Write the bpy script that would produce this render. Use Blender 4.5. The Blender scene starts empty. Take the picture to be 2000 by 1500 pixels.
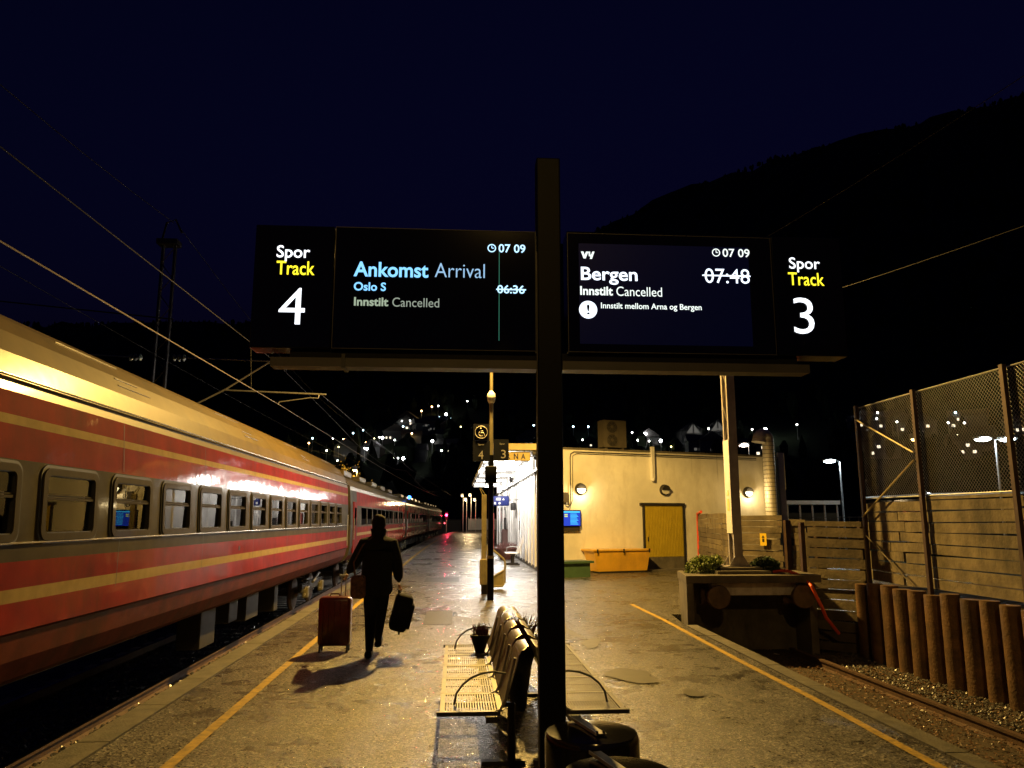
import bpy, bmesh, math, random
from mathutils import Vector, Matrix
random.seed(7)
R = math.radians
S = bpy.context.scene
C = S.collection

# ------------------------------------------------------------------ camera, sky, exposure
cam_d = bpy.data.cameras.new('camera')
cam = bpy.data.objects.new('camera', cam_d); C.objects.link(cam)
cam.location = (0, 0, 1.75)
cam.rotation_euler = (R(100.0), 0, R(-4.07))
cam_d.sensor_width = 36; cam_d.lens = 36 * 1503 / 2000
cam_d.clip_start = 0.05; cam_d.clip_end = 4000
S.camera = cam
S.view_settings.view_transform = 'Standard'; S.view_settings.look = 'None'
S.view_settings.gamma = 1; S.view_settings.exposure = 0; S.view_settings.use_curve_mapping = False
S.render.engine = 'CYCLES'

w = bpy.data.worlds.new("World"); S.world = w; w.use_nodes = True
nt = w.node_tree; nt.nodes.clear()
sky = nt.nodes.new('ShaderNodeTexSky'); sky.sky_type = 'NISHITA'; sky.sun_disc = False
sky.sun_elevation = R(-2.45); sky.sun_rotation = R(200); sky.ozone_density = 6.0
bg = nt.nodes.new('ShaderNodeBackground'); bg.inputs[1].default_value = 0.12
out = nt.nodes.new('ShaderNodeOutputWorld')
nt.links.new(sky.outputs[0], bg.inputs[0]); nt.links.new(bg.outputs[0], out.inputs[0])

SODIUM = (1.0, 0.60, 0.14)
COOL = (1.0, 0.93, 0.84)
P_MAST = 8600.0      # sodium lamp on the sign mast
P_BACK = 850.0      # sodium lamp behind the photographer
P_CANOPY = 330.0

# ------------------------------------------------------------------ materials
MATS = {}
def N(nt, t, **kw):
    n = nt.nodes.new(t)
    for k, v in kw.items():
        if k in n.inputs: n.inputs[k].default_value = v
        else: setattr(n, k, v)
    return n
def mat(name, col, rough=.6, metal=0, var=.15, scale=6, bump=0, bscale=60, coat=0, emit=None, estr=0, spec=.5, dirt=None, dscale=1.5, cr=.06):
    if name in MATS: return MATS[name]
    m = bpy.data.materials.new(name); m.use_nodes = True; MATS[name] = m
    t = m.node_tree; b = t.nodes['Principled BSDF']
    b.inputs['Roughness'].default_value = rough; b.inputs['Metallic'].default_value = metal
    b.inputs['Specular IOR Level'].default_value = spec
    b.inputs['Coat Weight'].default_value = coat; b.inputs['Coat Roughness'].default_value = cr
    tc = N(t, 'ShaderNodeTexCoord')
    if var > 0:
        n = N(t, 'ShaderNodeTexNoise', Scale=scale, Detail=6.0, Roughness=.6)
        t.links.new(tc.outputs['Object'], n.inputs['Vector'])
        r = N(t, 'ShaderNodeValToRGB')
        c0 = [c * (1 - var) for c in col]; c1 = [min(1, c * (1 + var)) for c in col]
        r.color_ramp.elements[0].position = .3; r.color_ramp.elements[1].position = .7
        r.color_ramp.elements[0].color = (*c0, 1); r.color_ramp.elements[1].color = (*c1, 1)
        t.links.new(n.outputs['Fac'], r.inputs['Fac'])
        last = r.outputs['Color']
        if dirt:
            n2 = N(t, 'ShaderNodeTexNoise', Scale=dscale, Detail=8.0, Roughness=.7)
            mp = N(t, 'ShaderNodeMapping'); mp.inputs['Scale'].default_value = (1, 1, .35)
            t.links.new(tc.outputs['Object'], mp.inputs[0]); t.links.new(mp.outputs[0], n2.inputs['Vector'])
            r2 = N(t, 'ShaderNodeValToRGB'); r2.color_ramp.elements[0].position = .50; r2.color_ramp.elements[1].position = .72
            t.links.new(n2.outputs['Fac'], r2.inputs['Fac'])
            mx = N(t, 'ShaderNodeMixRGB'); mx.inputs[2].default_value = (*dirt, 1)
            t.links.new(r2.outputs['Color'], mx.inputs[0]); t.links.new(last, mx.inputs[1]); last = mx.outputs[0]
        t.links.new(last, b.inputs['Base Color'])
    else:
        b.inputs['Base Color'].default_value = (*col, 1)
    if bump > 0:
        n = N(t, 'ShaderNodeTexNoise', Scale=bscale, Detail=5.0)
        t.links.new(tc.outputs['Object'], n.inputs['Vector'])
        bp = N(t, 'ShaderNodeBump', Strength=bump, Distance=.01)
        t.links.new(n.outputs['Fac'], bp.inputs['Height']); t.links.new(bp.outputs[0], b.inputs['Normal'])
        if coat: t.links.new(bp.outputs[0], b.inputs['Coat Normal'])
    if emit:
        b.inputs['Emission Color'].default_value = (*emit, 1); b.inputs['Emission Strength'].default_value = estr
    return m
def emis(name, col, st, base=(.02, .02, .02)):
    m = mat(name, base, .4, var=0, emit=col, estr=st, spec=.1)
    m.cycles.emission_sampling = 'NONE'
    return m

def asphalt_mat():
    m = bpy.data.materials.new('wet_asphalt'); m.use_nodes = True
    t = m.node_tree; b = t.nodes['Principled BSDF']
    tc = N(t, 'ShaderNodeTexCoord')
    L = t.links.new
    v1 = N(t, 'ShaderNodeTexVoronoi', Scale=70.0); L(tc.outputs['Object'], v1.inputs['Vector'])
    v2 = N(t, 'ShaderNodeTexNoise', Scale=150.0, Detail=3.0); L(tc.outputs['Object'], v2.inputs['Vector'])
    big = N(t, 'ShaderNodeTexNoise', Scale=.55, Detail=7.0, Roughness=.62); L(tc.outputs['Object'], big.inputs['Vector'])
    mid = N(t, 'ShaderNodeTexNoise', Scale=3.2, Detail=6.0, Roughness=.6); L(tc.outputs['Object'], mid.inputs['Vector'])
    ra = N(t, 'ShaderNodeValToRGB'); e = ra.color_ramp.elements
    e[0].position = .12; e[0].color = (.016, .015, .014, 1); e[1].position = .93; e[1].color = (.34, .32, .28, 1)  # pale aggregate; its brightest tones also paint the wet sparkle
    x = ra.color_ramp.elements.new(.6); x.color = (.026, .0245, .0215, 1)
    sep = N(t, 'ShaderNodeSeparateColor'); L(v1.outputs['Color'], sep.inputs[0]); L(sep.outputs[0], ra.inputs['Fac'])
    mul = N(t, 'ShaderNodeMixRGB', blend_type='MULTIPLY'); mul.inputs[0].default_value = 1
    rb = N(t, 'ShaderNodeValToRGB'); rb.color_ramp.elements[0].position = .33; rb.color_ramp.elements[0].color = (.48, .47, .44, 1)
    rb.color_ramp.elements[1].position = .66; rb.color_ramp.elements[1].color = (1.15, 1.12, 1.08, 1)
    mm = N(t, 'ShaderNodeMixRGB'); mm.inputs[0].default_value = .45
    L(big.outputs['Fac'], mm.inputs[1]); L(mid.outputs['Fac'], mm.inputs[2]); L(mm.outputs[0], rb.inputs['Fac'])
    L(ra.outputs[0], mul.inputs[1]); L(rb.outputs[0], mul.inputs[2])
    # cracks
    vc = N(t, 'ShaderNodeTexVoronoi', Scale=.42, feature='DISTANCE_TO_EDGE')
    dist = N(t, 'ShaderNodeTexNoise', Scale=1.8, Detail=5.0); L(tc.outputs['Object'], dist.inputs['Vector'])
    va = N(t, 'ShaderNodeVectorMath', operation='MULTIPLY_ADD'); va.inputs[1].default_value = (.5, .5, .5)
    L(dist.outputs['Color'], va.inputs[0]); L(tc.outputs['Object'], va.inputs[2]); L(va.outputs[0], vc.inputs['Vector'])
    rc = N(t, 'ShaderNodeValToRGB'); rc.color_ramp.elements[0].position = .0; rc.color_ramp.elements[0].color = (.35, .35, .35, 1)
    rc.color_ramp.elements[1].position = .008; rc.color_ramp.elements[1].color = (1, 1, 1, 1); L(vc.outputs['Distance'], rc.inputs['Fac'])
    mul2 = N(t, 'ShaderNodeMixRGB', blend_type='MULTIPLY'); mul2.inputs[0].default_value = .8
    L(mul.outputs[0], mul2.inputs[1]); L(rc.outputs[0], mul2.inputs[2])
    L(mul2.outputs[0], b.inputs['Base Color'])
    rr = N(t, 'ShaderNodeMapRange'); rr.inputs[1].default_value = .38; rr.inputs[2].default_value = .62
    rr.inputs[3].default_value = .17; rr.inputs[4].default_value = .50
    L(mm.outputs[0], rr.inputs[0])
    sp = N(t, 'ShaderNodeMapRange'); sp.inputs[1].default_value = .86; sp.inputs[2].default_value = .90; sp.inputs[3].default_value = 1.0; sp.inputs[4].default_value = .35
    L(sep.outputs[1], sp.inputs[0]); mr_ = N(t, 'ShaderNodeMath', operation='MULTIPLY'); L(rr.outputs[0], mr_.inputs[0]); L(sp.outputs[0], mr_.inputs[1]); L(mr_.outputs[0], b.inputs['Roughness'])
    b.inputs['Specular IOR Level'].default_value = .55
    ad = N(t, 'ShaderNodeMath', operation='ADD'); L(v1.outputs['Distance'], ad.inputs[0]); L(v2.outputs['Fac'], ad.inputs[1])
    bp = N(t, 'ShaderNodeBump', Strength=.8, Distance=.006); L(ad.outputs[0], bp.inputs['Height'])
    L(bp.outputs[0], b.inputs['Normal'])
    MATS['wet_asphalt'] = m
    return m
asphalt_mat()

def glass_mat(name='window_glass', tint=(.9, .95, .92)):
    m = bpy.data.materials.new(name); m.use_nodes = True
    t = m.node_tree; t.nodes.remove(t.nodes['Principled BSDF'])
    o = t.nodes['Material Output']
    tr = N(t, 'ShaderNodeBsdfTransparent'); tr.inputs[0].default_value = (*tint, 1)
    gl = N(t, 'ShaderNodeBsdfGlossy'); gl.inputs['Roughness'].default_value = .01
    fr = N(t, 'ShaderNodeFresnel'); fr.inputs[0].default_value = 1.6
    mx = N(t, 'ShaderNodeMixShader')
    t.links.new(fr.outputs[0], mx.inputs[0]); t.links.new(tr.outputs[0], mx.inputs[1]); t.links.new(gl.outputs[0], mx.inputs[2])
    t.links.new(mx.outputs[0], o.inputs[0]); MATS[name] = m
    return m
glass_mat()
glass_mat('dark_glass', (.12, .13, .14))

def plaster_mat():
    m = mat('cream_plaster', (.76, .73, .64), .75, var=.12, scale=1.2, bump=.25, bscale=35, dirt=(.56, .52, .43), dscale=1.1)
    t = m.node_tree; b = t.nodes['Principled BSDF']
    # rain streaks running down from the coping
    tc = N(t, 'ShaderNodeTexCoord'); mp = N(t, 'ShaderNodeMapping'); mp.inputs['Scale'].default_value = (2.2, 2.2, .12)
    t.links.new(tc.outputs['Object'], mp.inputs[0])
    n = N(t, 'ShaderNodeTexNoise', Scale=2.0, Detail=4.0, Roughness=.55); t.links.new(mp.outputs[0], n.inputs['Vector'])
    r = N(t, 'ShaderNodeValToRGB'); r.color_ramp.elements[0].position = .64; r.color_ramp.elements[1].position = .76
    t.links.new(n.outputs['Fac'], r.inputs['Fac'])
    sx = N(t, 'ShaderNodeSeparateXYZ'); t.links.new(tc.outputs['Object'], sx.inputs[0])
    mr = N(t, 'ShaderNodeMapRange'); mr.inputs[1].default_value = 2.6; mr.inputs[2].default_value = 4.1
    t.links.new(sx.outputs['Z'], mr.inputs[0])
    mu = N(t, 'ShaderNodeMath', operation='MULTIPLY'); t.links.new(r.outputs[0], mu.inputs[0]); t.links.new(mr.outputs[0], mu.inputs[1])
    mx = N(t, 'ShaderNodeMixRGB'); mx.inputs[2].default_value = (.22, .19, .13, 1)
    src = b.inputs['Base Color'].links[0].from_socket
    t.links.new(mu.outputs[0], mx.inputs[0]); t.links.new(src, mx.inputs[1]); t.links.new(mx.outputs[0], b.inputs['Base Color'])
    return m

M = dict(
    asphalt=MATS['wet_asphalt'], glass=MATS['window_glass'], dglass=MATS['dark_glass'],
    coping=mat('edge_concrete', (.11, .10, .075), .6, var=.4, scale=7, bump=.7, bscale=60, dirt=(.06, .06, .035), dscale=2.5),
    yellow=mat('road_yellow', (.40, .255, .02), .6, var=.35, scale=14, bump=.5, bscale=120, dirt=(.09, .07, .03), dscale=9),
    dirtg=mat('track_bed_soil', (.055, .038, .024), .8, var=.5, scale=5, bump=.9, bscale=40),
    stone=mat('ballast_stone', (.085, .078, .068), .32, var=.5, scale=12), wet=mat('wet_dark_ballast', (.075, .075, .08), .16, var=.6, scale=12, spec=.8),
    leafl=mat('dead_leaf', (.16, .075, .03), .6, var=.5, scale=8),
    steel=mat('rail_steel', (.42, .42, .43), .22, 1, var=.1),
    rust=mat('rust', (.075, .04, .025), .7, var=.4, scale=9, bump=.5, bscale=60),
    rustpile=mat('rusty_pile_steel', (.105, .056, .024), .65, var=.55, scale=4, bump=1, bscale=30, dirt=(.04, .02, .011), dscale=2.2),
    sleeper=mat('sleeper_concrete', (.18, .17, .15), .7, var=.3, scale=10, bump=.4),
    concrete=mat('weathered_concrete', (.115, .10, .075), .85, var=.35, scale=3, bump=.8, bscale=30, dirt=(.045, .042, .028), dscale=2),
    conwhite=mat('flaking_white_paint', (.62, .58, .58), .7, var=.2, scale=6, bump=.3, dirt=(.16, .13, .11), dscale=2.2),
    black=mat('black_powder_coat', (.003, .0028, .0026), .5, var=.2, scale=5, bump=.04, bscale=200, spec=.12),
    blackg=mat('black_gloss', (.010, .010, .010), .07, var=0),
    panel=mat('sign_panel_black', (.003, .003, .004), .09, var=0, spec=.25),
    darkmet=mat('dark_metal', (.035, .032, .03), .5, .3, var=.3),
    beamc=mat('grey_sign_beam', (.055, .048, .04), .45, .2, var=.15),
    galv=mat('galvanised_steel', (.38, .38, .37), .42, .75, var=.2, scale=14),
    chrome=mat('brushed_stainless', (.075, .072, .064), .48, 1, var=.2, scale=30),
    brass=mat('yellow_painted_steel', (.33, .28, .15), .45, .2, var=.25),
    red=mat('train_red', (.17, .0095, .005), .7, var=.28, scale=2.5, coat=.34, cr=.06, spec=.04, bump=.7, bscale=1.6, dirt=(.085, .012, .007), dscale=1.3),
    skirt=mat('train_skirt_red', (.10, .020, .009), .7, var=.35, scale=3, coat=.08, cr=.2, spec=.05, bump=.4, bscale=1.6, dirt=(.05, .02, .01), dscale=1.4),
    cream=mat('train_cream_stripe', (.27, .20, .08), .7, var=.15, coat=.3, cr=.05, spec=.04, bump=.55, bscale=1.6),
    tgrey=mat('train_grey', (.045, .038, .025), .7, var=.25, scale=3, coat=.16, cr=.08, spec=.04, bump=.4, bscale=1.6),
    frame=mat('window_frame_grey', (.042, .034, .022), .7, var=.15, coat=.08, spec=.05),
    roof=mat('train_roof', (.115, .080, .026), .5, var=.25, scale=2, spec=.3, coat=.3, cr=.2, bump=.3, bscale=1.6, dirt=(.075, .054, .020), dscale=1.3),
    gasket=mat('black_rubber', (.012, .012, .012), .6, var=0),
    blind=mat('cream_blind', (.62, .56, .42), .8, var=.05, scale=20),
    plaster=plaster_mat(),
    white=mat('white_wall_paint', (.80, .79, .76), .6, var=.04, scale=3, bump=.1),
    whitem=mat('white_metal', (.72, .71, .68), .4, .1, var=.06),
    soffit=mat('white_soffit', (.78, .78, .77), .6, var=.05),
    fascia=mat('cream_fascia', (.62, .50, .24), .5, var=.1),
    felt=mat('roof_felt', (.05, .05, .05), .8, var=.3),
    doory=mat('mustard_door', (.44, .33, .025), .5, var=.1, scale=3, bump=.1, dirt=(.33, .25, .04), dscale=1),
    orange=mat('orange_grit_box', (.72, .40, .035), .4, var=.1, scale=3, coat=.3, dirt=(.50, .28, .04), dscale=1.4),
    green=mat('green_grit_box', (.05, .10, .05), .5, var=.15),
    hose=mat('orange_hose', (.80, .10, .02), .4, var=.12, scale=9),
    redpipe=mat('red_pipe', (.55, .06, .03), .4, var=.12),
    wood=mat('weathered_plank', (.125, .10, .06), .8, var=.45, scale=4, bump=.9, bscale=22, dirt=(.06, .045, .03), dscale=2.0),
    wood2=mat('pale_plank', (.125, .10, .062), .85, var=.5, scale=3, bump=1, bscale=22, dirt=(.036, .028, .018), dscale=1.7),
    wood3=mat('dark_plank', (.085, .065, .04), .85, var=.45, scale=4, bump=.9, bscale=22, dirt=(.035, .03, .02), dscale=2.0),
    postm=mat('rusty_post', (.05, .028, .02), .6, .3, var=.3),
    mast=mat('mast_grey', (.36, .33, .32), .55, .25, var=.15, scale=6, dirt=(.22, .18, .15), dscale=3),
    mastc=mat('mast_cover_white', (.62, .60, .55), .5, var=.08),
    cloth=mat('black_coat_cloth', (.008, .008, .009), .9, var=.3, scale=30, bump=.3, bscale=90, spec=.2),
    trous=mat('black_trouser_cloth', (.007, .007, .008), .9, var=.3, scale=30, spec=.2),
    skin=mat('skin', (.42, .24, .17), .55, var=.08, scale=20),
    hair=mat('dark_brown_hair', (.008, .005, .003), .8, var=.3, scale=60, spec=.2),
    caser=mat('dark_red_case', (.11, .006, .006), .35, var=.2, coat=.4),
    bagf=mat('patterned_bag_cloth', (.10, .045, .03), .8, var=.7, scale=26),
    leaf=mat('shrub_leaf', (.15, .20, .035), .5, var=.5, scale=3, bump=.2),
    leafd=mat('shrub_leaf_dark', (.03, .055, .02), .6, var=.4, scale=3),
    heath=mat('heather_stem', (.14, .055, .045), .8, var=.4, scale=30),
    hill=mat('wooded_hillside', (.030, .040, .022), .95, var=.5, scale=.02, spec=.1),
    tree=mat('far_trees', (.02, .028, .015), .9, var=.5, scale=.05, spec=.1),
    bark=mat('bark', (.07, .05, .03), .9, var=.3),
    hwall=mat('house_wall', (.10, .10, .095), .7, var=.06), hroof=mat('house_roof', (.06, .055, .05), .7, var=.2),
    blue=mat('sign_blue', (.008, .014, .09), .5, var=.05, spec=.2), signd=mat('sign_slate_blue', (.010, .012, .020), .5, var=.1, spec=.3),
    letter=mat('sign_lettering', (.60, .58, .52), .5, var=0), arna=mat('station_sign_cream', (.60, .46, .16), .5, var=.05),
    navy=mat('navy_letters', (.01, .012, .05), .5, var=0),
    pot=mat('black_plastic_pot', (.012, .012, .012), .5, var=.2), terra=mat('brown_pot', (.16, .06, .04), .6, var=.25),
    duct=mat('spiral_duct', (.66, .60, .46), .5, .15, var=.12, scale=8),
    acm=mat('air_conditioner_shell', (.10, .085, .06), .6, var=.15, dirt=(.06, .05, .035), dscale=2),
    ysign=mat('yellow_label', (.80, .55, .03), .4, var=.03),
    wire=mat('copper_wire', (.17, .14, .10), .5, .4, var=.1), wired=mat('dull_wire', (.022, .02, .018), .7, .2, var=.1),
    porc=mat('glass_insulator', (.10, .13, .11), .3, var=.05, coat=.3),
    puddle=mat('puddle_pale_reflection', (.12, .115, .095), .42, var=.2, scale=6, bump=.05, bscale=40, spec=.5),  # pale base colour stands in for the reflected wall
    patch=mat('worn_asphalt_patch', (.16, .145, .12), .45, var=.3, scale=9, bump=.6, bscale=120),
    moss=mat('moss', (.055, .065, .02), .9, var=.5, scale=8, bump=.7, bscale=50),
    paper=mat('litter_paper', (.65, .62, .55), .7, var=.05),
)
E = dict(
    white=emis('screen_white', (.80, .88, 1), 1.8), skyb=emis('screen_sky_blue', (.22, .58, 1), 1.5), skyl=emis('screen_light_blue', (.40, .68, 1), .9),
    pale=emis('screen_pale_green', (.42, .52, .38), .9), palel=emis('screen_pale_thin', (.40, .46, .38), .8), yel=emis('screen_yellow', (1, .85, .03), 1.6),
    greenl=emis('screen_green_line', (.05, .30, .20), .6), glow=emis('screen_backlight', (.0002, .0007, .0065), 1.0, (.001, .001, .001)), num=emis('screen_numeral', (.90, .94, 1), 2.0),
    t7=emis('screen_time', (.45, .75, 1), 1.8), wt=emis('screen_text_white', (.88, .97, .92), 1.3),
    sod=emis('sodium_lamp', (1, .62, .2), 40), cool=emis('cool_lamp', (1, .96, .9), 30), led=emis('led_lamp', (.82, .95, 1), 30),
    so=emis('far_sodium', (1, .55, .22), 16), sw=emis('far_white', (.95, .95, .9), 12), sb=emis('far_blue_white', (.55, .85, 1), 9),
    sy=emis('far_yellow', (1, .85, .35), 9), sW=emis('far_bright_white', (.95, .97, 1), 30), win=emis('lit_window', (1, .86, .62), 1.6),
    wind=emis('dim_window', (.8, .75, .65), .12), redl=emis('red_signal', (1, .02, .08), 40), redd=emis('red_signal_small', (1, .1, .12), 6), bluel=emis('blue_lamp', (.05, .2, 1), 6),
    scr=emis('board_blue', (.005, .05, .55), 1.2), scr2=emis('board_cyan', (.05, .55, .9), 1.6), scrg=emis('board_yellow', (.7, .8, .2), 1.2), bulk=emis('bulkhead_lens', (1, .86, .5), 9),
)

# ------------------------------------------------------------------ helpers
class MB:
    def __init__(s): s.v = []; s.f = []; s.m = []; s.cm = 0
    def add(s, vs, fs):
        o = len(s.v); s.v += [tuple(v) for v in vs]; s.f += [tuple(i + o for i in f) for f in fs]; s.m += [s.cm] * len(fs)
    def box(s, x0, x1, y0, y1, z0, z1, mtx=None):
        vs = [Vector((x, y, z)) for z in (z0, z1) for y in (y0, y1) for x in (x0, x1)]
        if mtx: vs = [mtx @ v for v in vs]
        s.add(vs, [(0, 2, 3, 1), (4, 5, 7, 6), (0, 1, 5, 4), (2, 6, 7, 3), (0, 4, 6, 2), (1, 3, 7, 5)]); return s
    def bbox(s, c, d, mtx=None, b=.01):   # bevelled box
        bm = bmesh.new(); bmesh.ops.create_cube(bm, size=1)
        for v in bm.verts: v.co = Vector((v.co.x * d[0], v.co.y * d[1], v.co.z * d[2]))
        bmesh.ops.bevel(bm, geom=bm.edges[:], offset=b, segments=3, profile=.5, affect='EDGES')
        mt = Matrix.Translation(c)
        if mtx: mt = mt @ mtx
        bm.verts.index_update()
        s.add([mt @ v.co for v in bm.verts], [[v.index for v in f.verts] for f in bm.faces]); bm.free(); return s
    def tube(s, pts, r, n=8, caps=True, closed=False):
        pts = [Vector(p) for p in pts]; rs = r if isinstance(r, (list, tuple)) else [r] * len(pts)
        o = len(s.v); k = len(pts); up = None
        for i, p in enumerate(pts):
            a = pts[i - 1] if i > 0 else (pts[-1] if closed else p); b = pts[(i + 1) % k] if (i < k - 1 or closed) else p
            d = (b - a).normalized()
            if up is None: up = Vector((0, 0, 1)) if abs(d.z) < .9 else Vector((1, 0, 0))
            x = d.cross(up).normalized(); up = x.cross(d).normalized()
            for j in range(n):
                t = 2 * math.pi * j / n
                s.v.append(tuple(p + (x * math.cos(t) + up * math.sin(t)) * rs[i]))
        for i in range(k if closed else k - 1):
            for j in range(n):
                a = o + i * n + j; b = o + i * n + (j + 1) % n; i2 = (i + 1) % k
                s.f.append((a, b, o + i2 * n + (j + 1) % n, o + i2 * n + j)); s.m.append(s.cm)
        if caps and not closed:
            s.f.append(tuple(o + j for j in range(n))[::-1]); s.m.append(s.cm)
            s.f.append(tuple(o + (k - 1) * n + j for j in range(n))); s.m.append(s.cm)
        return s
    def lathe(s, prof, c=(0, 0, 0), n=24, mtx=None):
        o = len(s.v); c = Vector(c)
        for (r, z) in prof:
            for j in range(n):
                t = 2 * math.pi * j / n; v = Vector((r * math.cos(t), r * math.sin(t), z))
                if mtx: v = mtx @ v
                s.v.append(tuple(c + v))
        for i in range(len(prof) - 1):
            for j in range(n):
                s.f.append((o + i * n + j, o + i * n + (j + 1) % n, o + (i + 1) * n + (j + 1) % n, o + (i + 1) * n + j)); s.m.append(s.cm)
        s.f.append(tuple(o + j for j in range(n))[::-1]); s.m.append(s.cm)
        s.f.append(tuple(o + (len(prof) - 1) * n + j for j in range(n))); s.m.append(s.cm)
        return s
    def prism(s, poly, z0, z1, mtx=None):   # poly in xy
        k = len(poly); vs = [Vector((x, y, z)) for z in (z0, z1) for x, y in poly]
        if mtx: vs = [mtx @ v for v in vs]
        s.add(vs, [tuple(range(k))[::-1], tuple(range(k, 2 * k))] + [(i, (i + 1) % k, k + (i + 1) % k, k + i) for i in range(k)]); return s
    def ball(s, c, r, sc=(1, 1, 1), n=12):
        pr = [(max(1e-4, math.sin(math.pi * i / n)) * r, -math.cos(math.pi * i / n) * r) for i in range(n + 1)]
        return s.lathe([(a * sc[0], b * sc[2]) for a, b in pr], c, n * 2)
    def build(s, name, mats, parent=None, smooth=False, origin=None, fixn=True):
        if not isinstance(mats, (list, tuple)): mats = [mats]
        if parent is not None: org = Vector(parent_world(parent))
        elif origin is not None: org = Vector(origin)
        else:
            xs = [v[0] for v in s.v]; ys = [v[1] for v in s.v]; zs = [v[2] for v in s.v]
            org = Vector(((min(xs) + max(xs)) / 2, (min(ys) + max(ys)) / 2, min(zs)))
        me = bpy.data.meshes.new(name)
        me.from_pydata([(v[0] - org.x, v[1] - org.y, v[2] - org.z) for v in s.v], [], s.f)
        for m in mats: me.materials.append(m)
        if len(mats) > 1: me.polygons.foreach_set('material_index', s.m)
        if fixn:
            bm = bmesh.new(); bm.from_mesh(me); bmesh.ops.recalc_face_normals(bm, faces=bm.faces); bm.to_mesh(me); bm.free()
        if smooth:
            me.polygons.foreach_set('use_smooth', [True] * len(me.polygons))
            try: me.set_sharp_from_angle(angle=R(38))
            except Exception: pass
        me.update()
        o = bpy.data.objects.new(name, me); C.objects.link(o)
        if parent is not None: o.parent = parent
        else: o.location = org
        return o
def parent_world(p):
    v = Vector((0, 0, 0))
    while p is not None: v += p.location; p = p.parent
    return v
def tag(o, label=None, cat=None, group=None, kind=None):
    if label: o['label'] = label
    if cat: o['category'] = cat
    if group: o['group'] = group
    if kind: o['kind'] = kind
    return o
def thing(name, label, cat, loc=(0, 0, 0), group=None):
    o = bpy.data.objects.new(name, None); C.objects.link(o); o.location = loc; o.empty_display_size = .1
    return tag(o, label, cat, group)
def copy_tree(o, parent=None, **kw):
    c = o.copy(); C.objects.link(c)
    if parent is not None: c.parent = parent
    for ch in [x for x in C.objects if x.parent == o]: copy_tree(ch, c)
    return c
def struct(o): o['kind'] = 'structure'; return o
def point(name, loc, P, col, r, parent=None):
    l = bpy.data.lights.new(name, 'POINT'); l.energy = P; l.color = col; l.shadow_soft_size = r
    o = bpy.data.objects.new(name, l); C.objects.link(o)
    if parent: o.parent = parent; o.location = Vector(loc) - parent_world(parent)
    else: o.location = loc
    return o
def spot(name, loc, P, col, r, ang, parent):
    l = bpy.data.lights.new(name, 'SPOT'); l.energy = P; l.color = col; l.shadow_soft_size = r; l.spot_size = R(ang); l.spot_blend = .22
    o = bpy.data.objects.new(name, l); C.objects.link(o); o.parent = parent; o.location = Vector(loc) - parent_world(parent); return o
def text(body, x0, x1, z0, z1, y, m, parent, name='lettering', bold=0, depth=.0015, mtx=None):
    cu = bpy.data.curves.new(name, 'FONT'); cu.body = body; cu.size = 1; cu.offset = bold; cu.resolution_u = 4; cu.fill_mode = 'FRONT'
    o = bpy.data.objects.new(name, cu); C.objects.link(o)
    bpy.context.view_layer.update()
    me = bpy.data.meshes.new_from_object(o.evaluated_get(bpy.context.evaluated_depsgraph_get()))
    bpy.data.objects.remove(o); bpy.data.curves.remove(cu)
    xs = [v.co.x for v in me.vertices]; ys = [v.co.y for v in me.vertices]
    ax, bx, ay, by = min(xs), max(xs), min(ys), max(ys)
    pw = parent_world(parent)
    for v in me.vertices:
        p = Vector((x0 + (v.co.x - ax) / (bx - ax) * (x1 - x0), y, z0 + (v.co.y - ay) / (by - ay) * (z1 - z0)))
        if mtx: p = mtx @ p
        v.co = p - pw
    me.materials.clear(); me.materials.append(m)
    o = bpy.data.objects.new(name, me); C.objects.link(o); o.parent = parent
    return o
def skin(name, verts, edges, radii, m, parent, sub=2, root=0):
    me = bpy.data.meshes.new(name); pw = parent_world(parent)
    me.from_pydata([Vector(v) - pw for v in verts], edges, [])
    o = bpy.data.objects.new(name, me); C.objects.link(o)
    o.modifiers.new('sk', 'SKIN')
    for i, r in enumerate(radii):
        d = me.skin_vertices[0].data[i]; d.radius = (r, r) if not isinstance(r, tuple) else r
        d.use_root = (i == root)
    s = o.modifiers.new('ss', 'SUBSURF'); s.levels = sub; s.render_levels = sub
    bpy.context.view_layer.update()
    me2 = bpy.data.meshes.new_from_object(o.evaluated_get(bpy.context.evaluated_depsgraph_get()))
    bpy.data.objects.remove(o); me2.materials.clear(); me2.materials.append(m)
    me2.polygons.foreach_set('use_smooth', [True] * len(me2.polygons))
    o = bpy.data.objects.new(name, me2); C.objects.link(o); o.parent = parent
    return o
def bow(y): return .00029 * max(0, y - 30) ** 2
def lerp(a, b, t): return a + (b - a) * t

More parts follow.
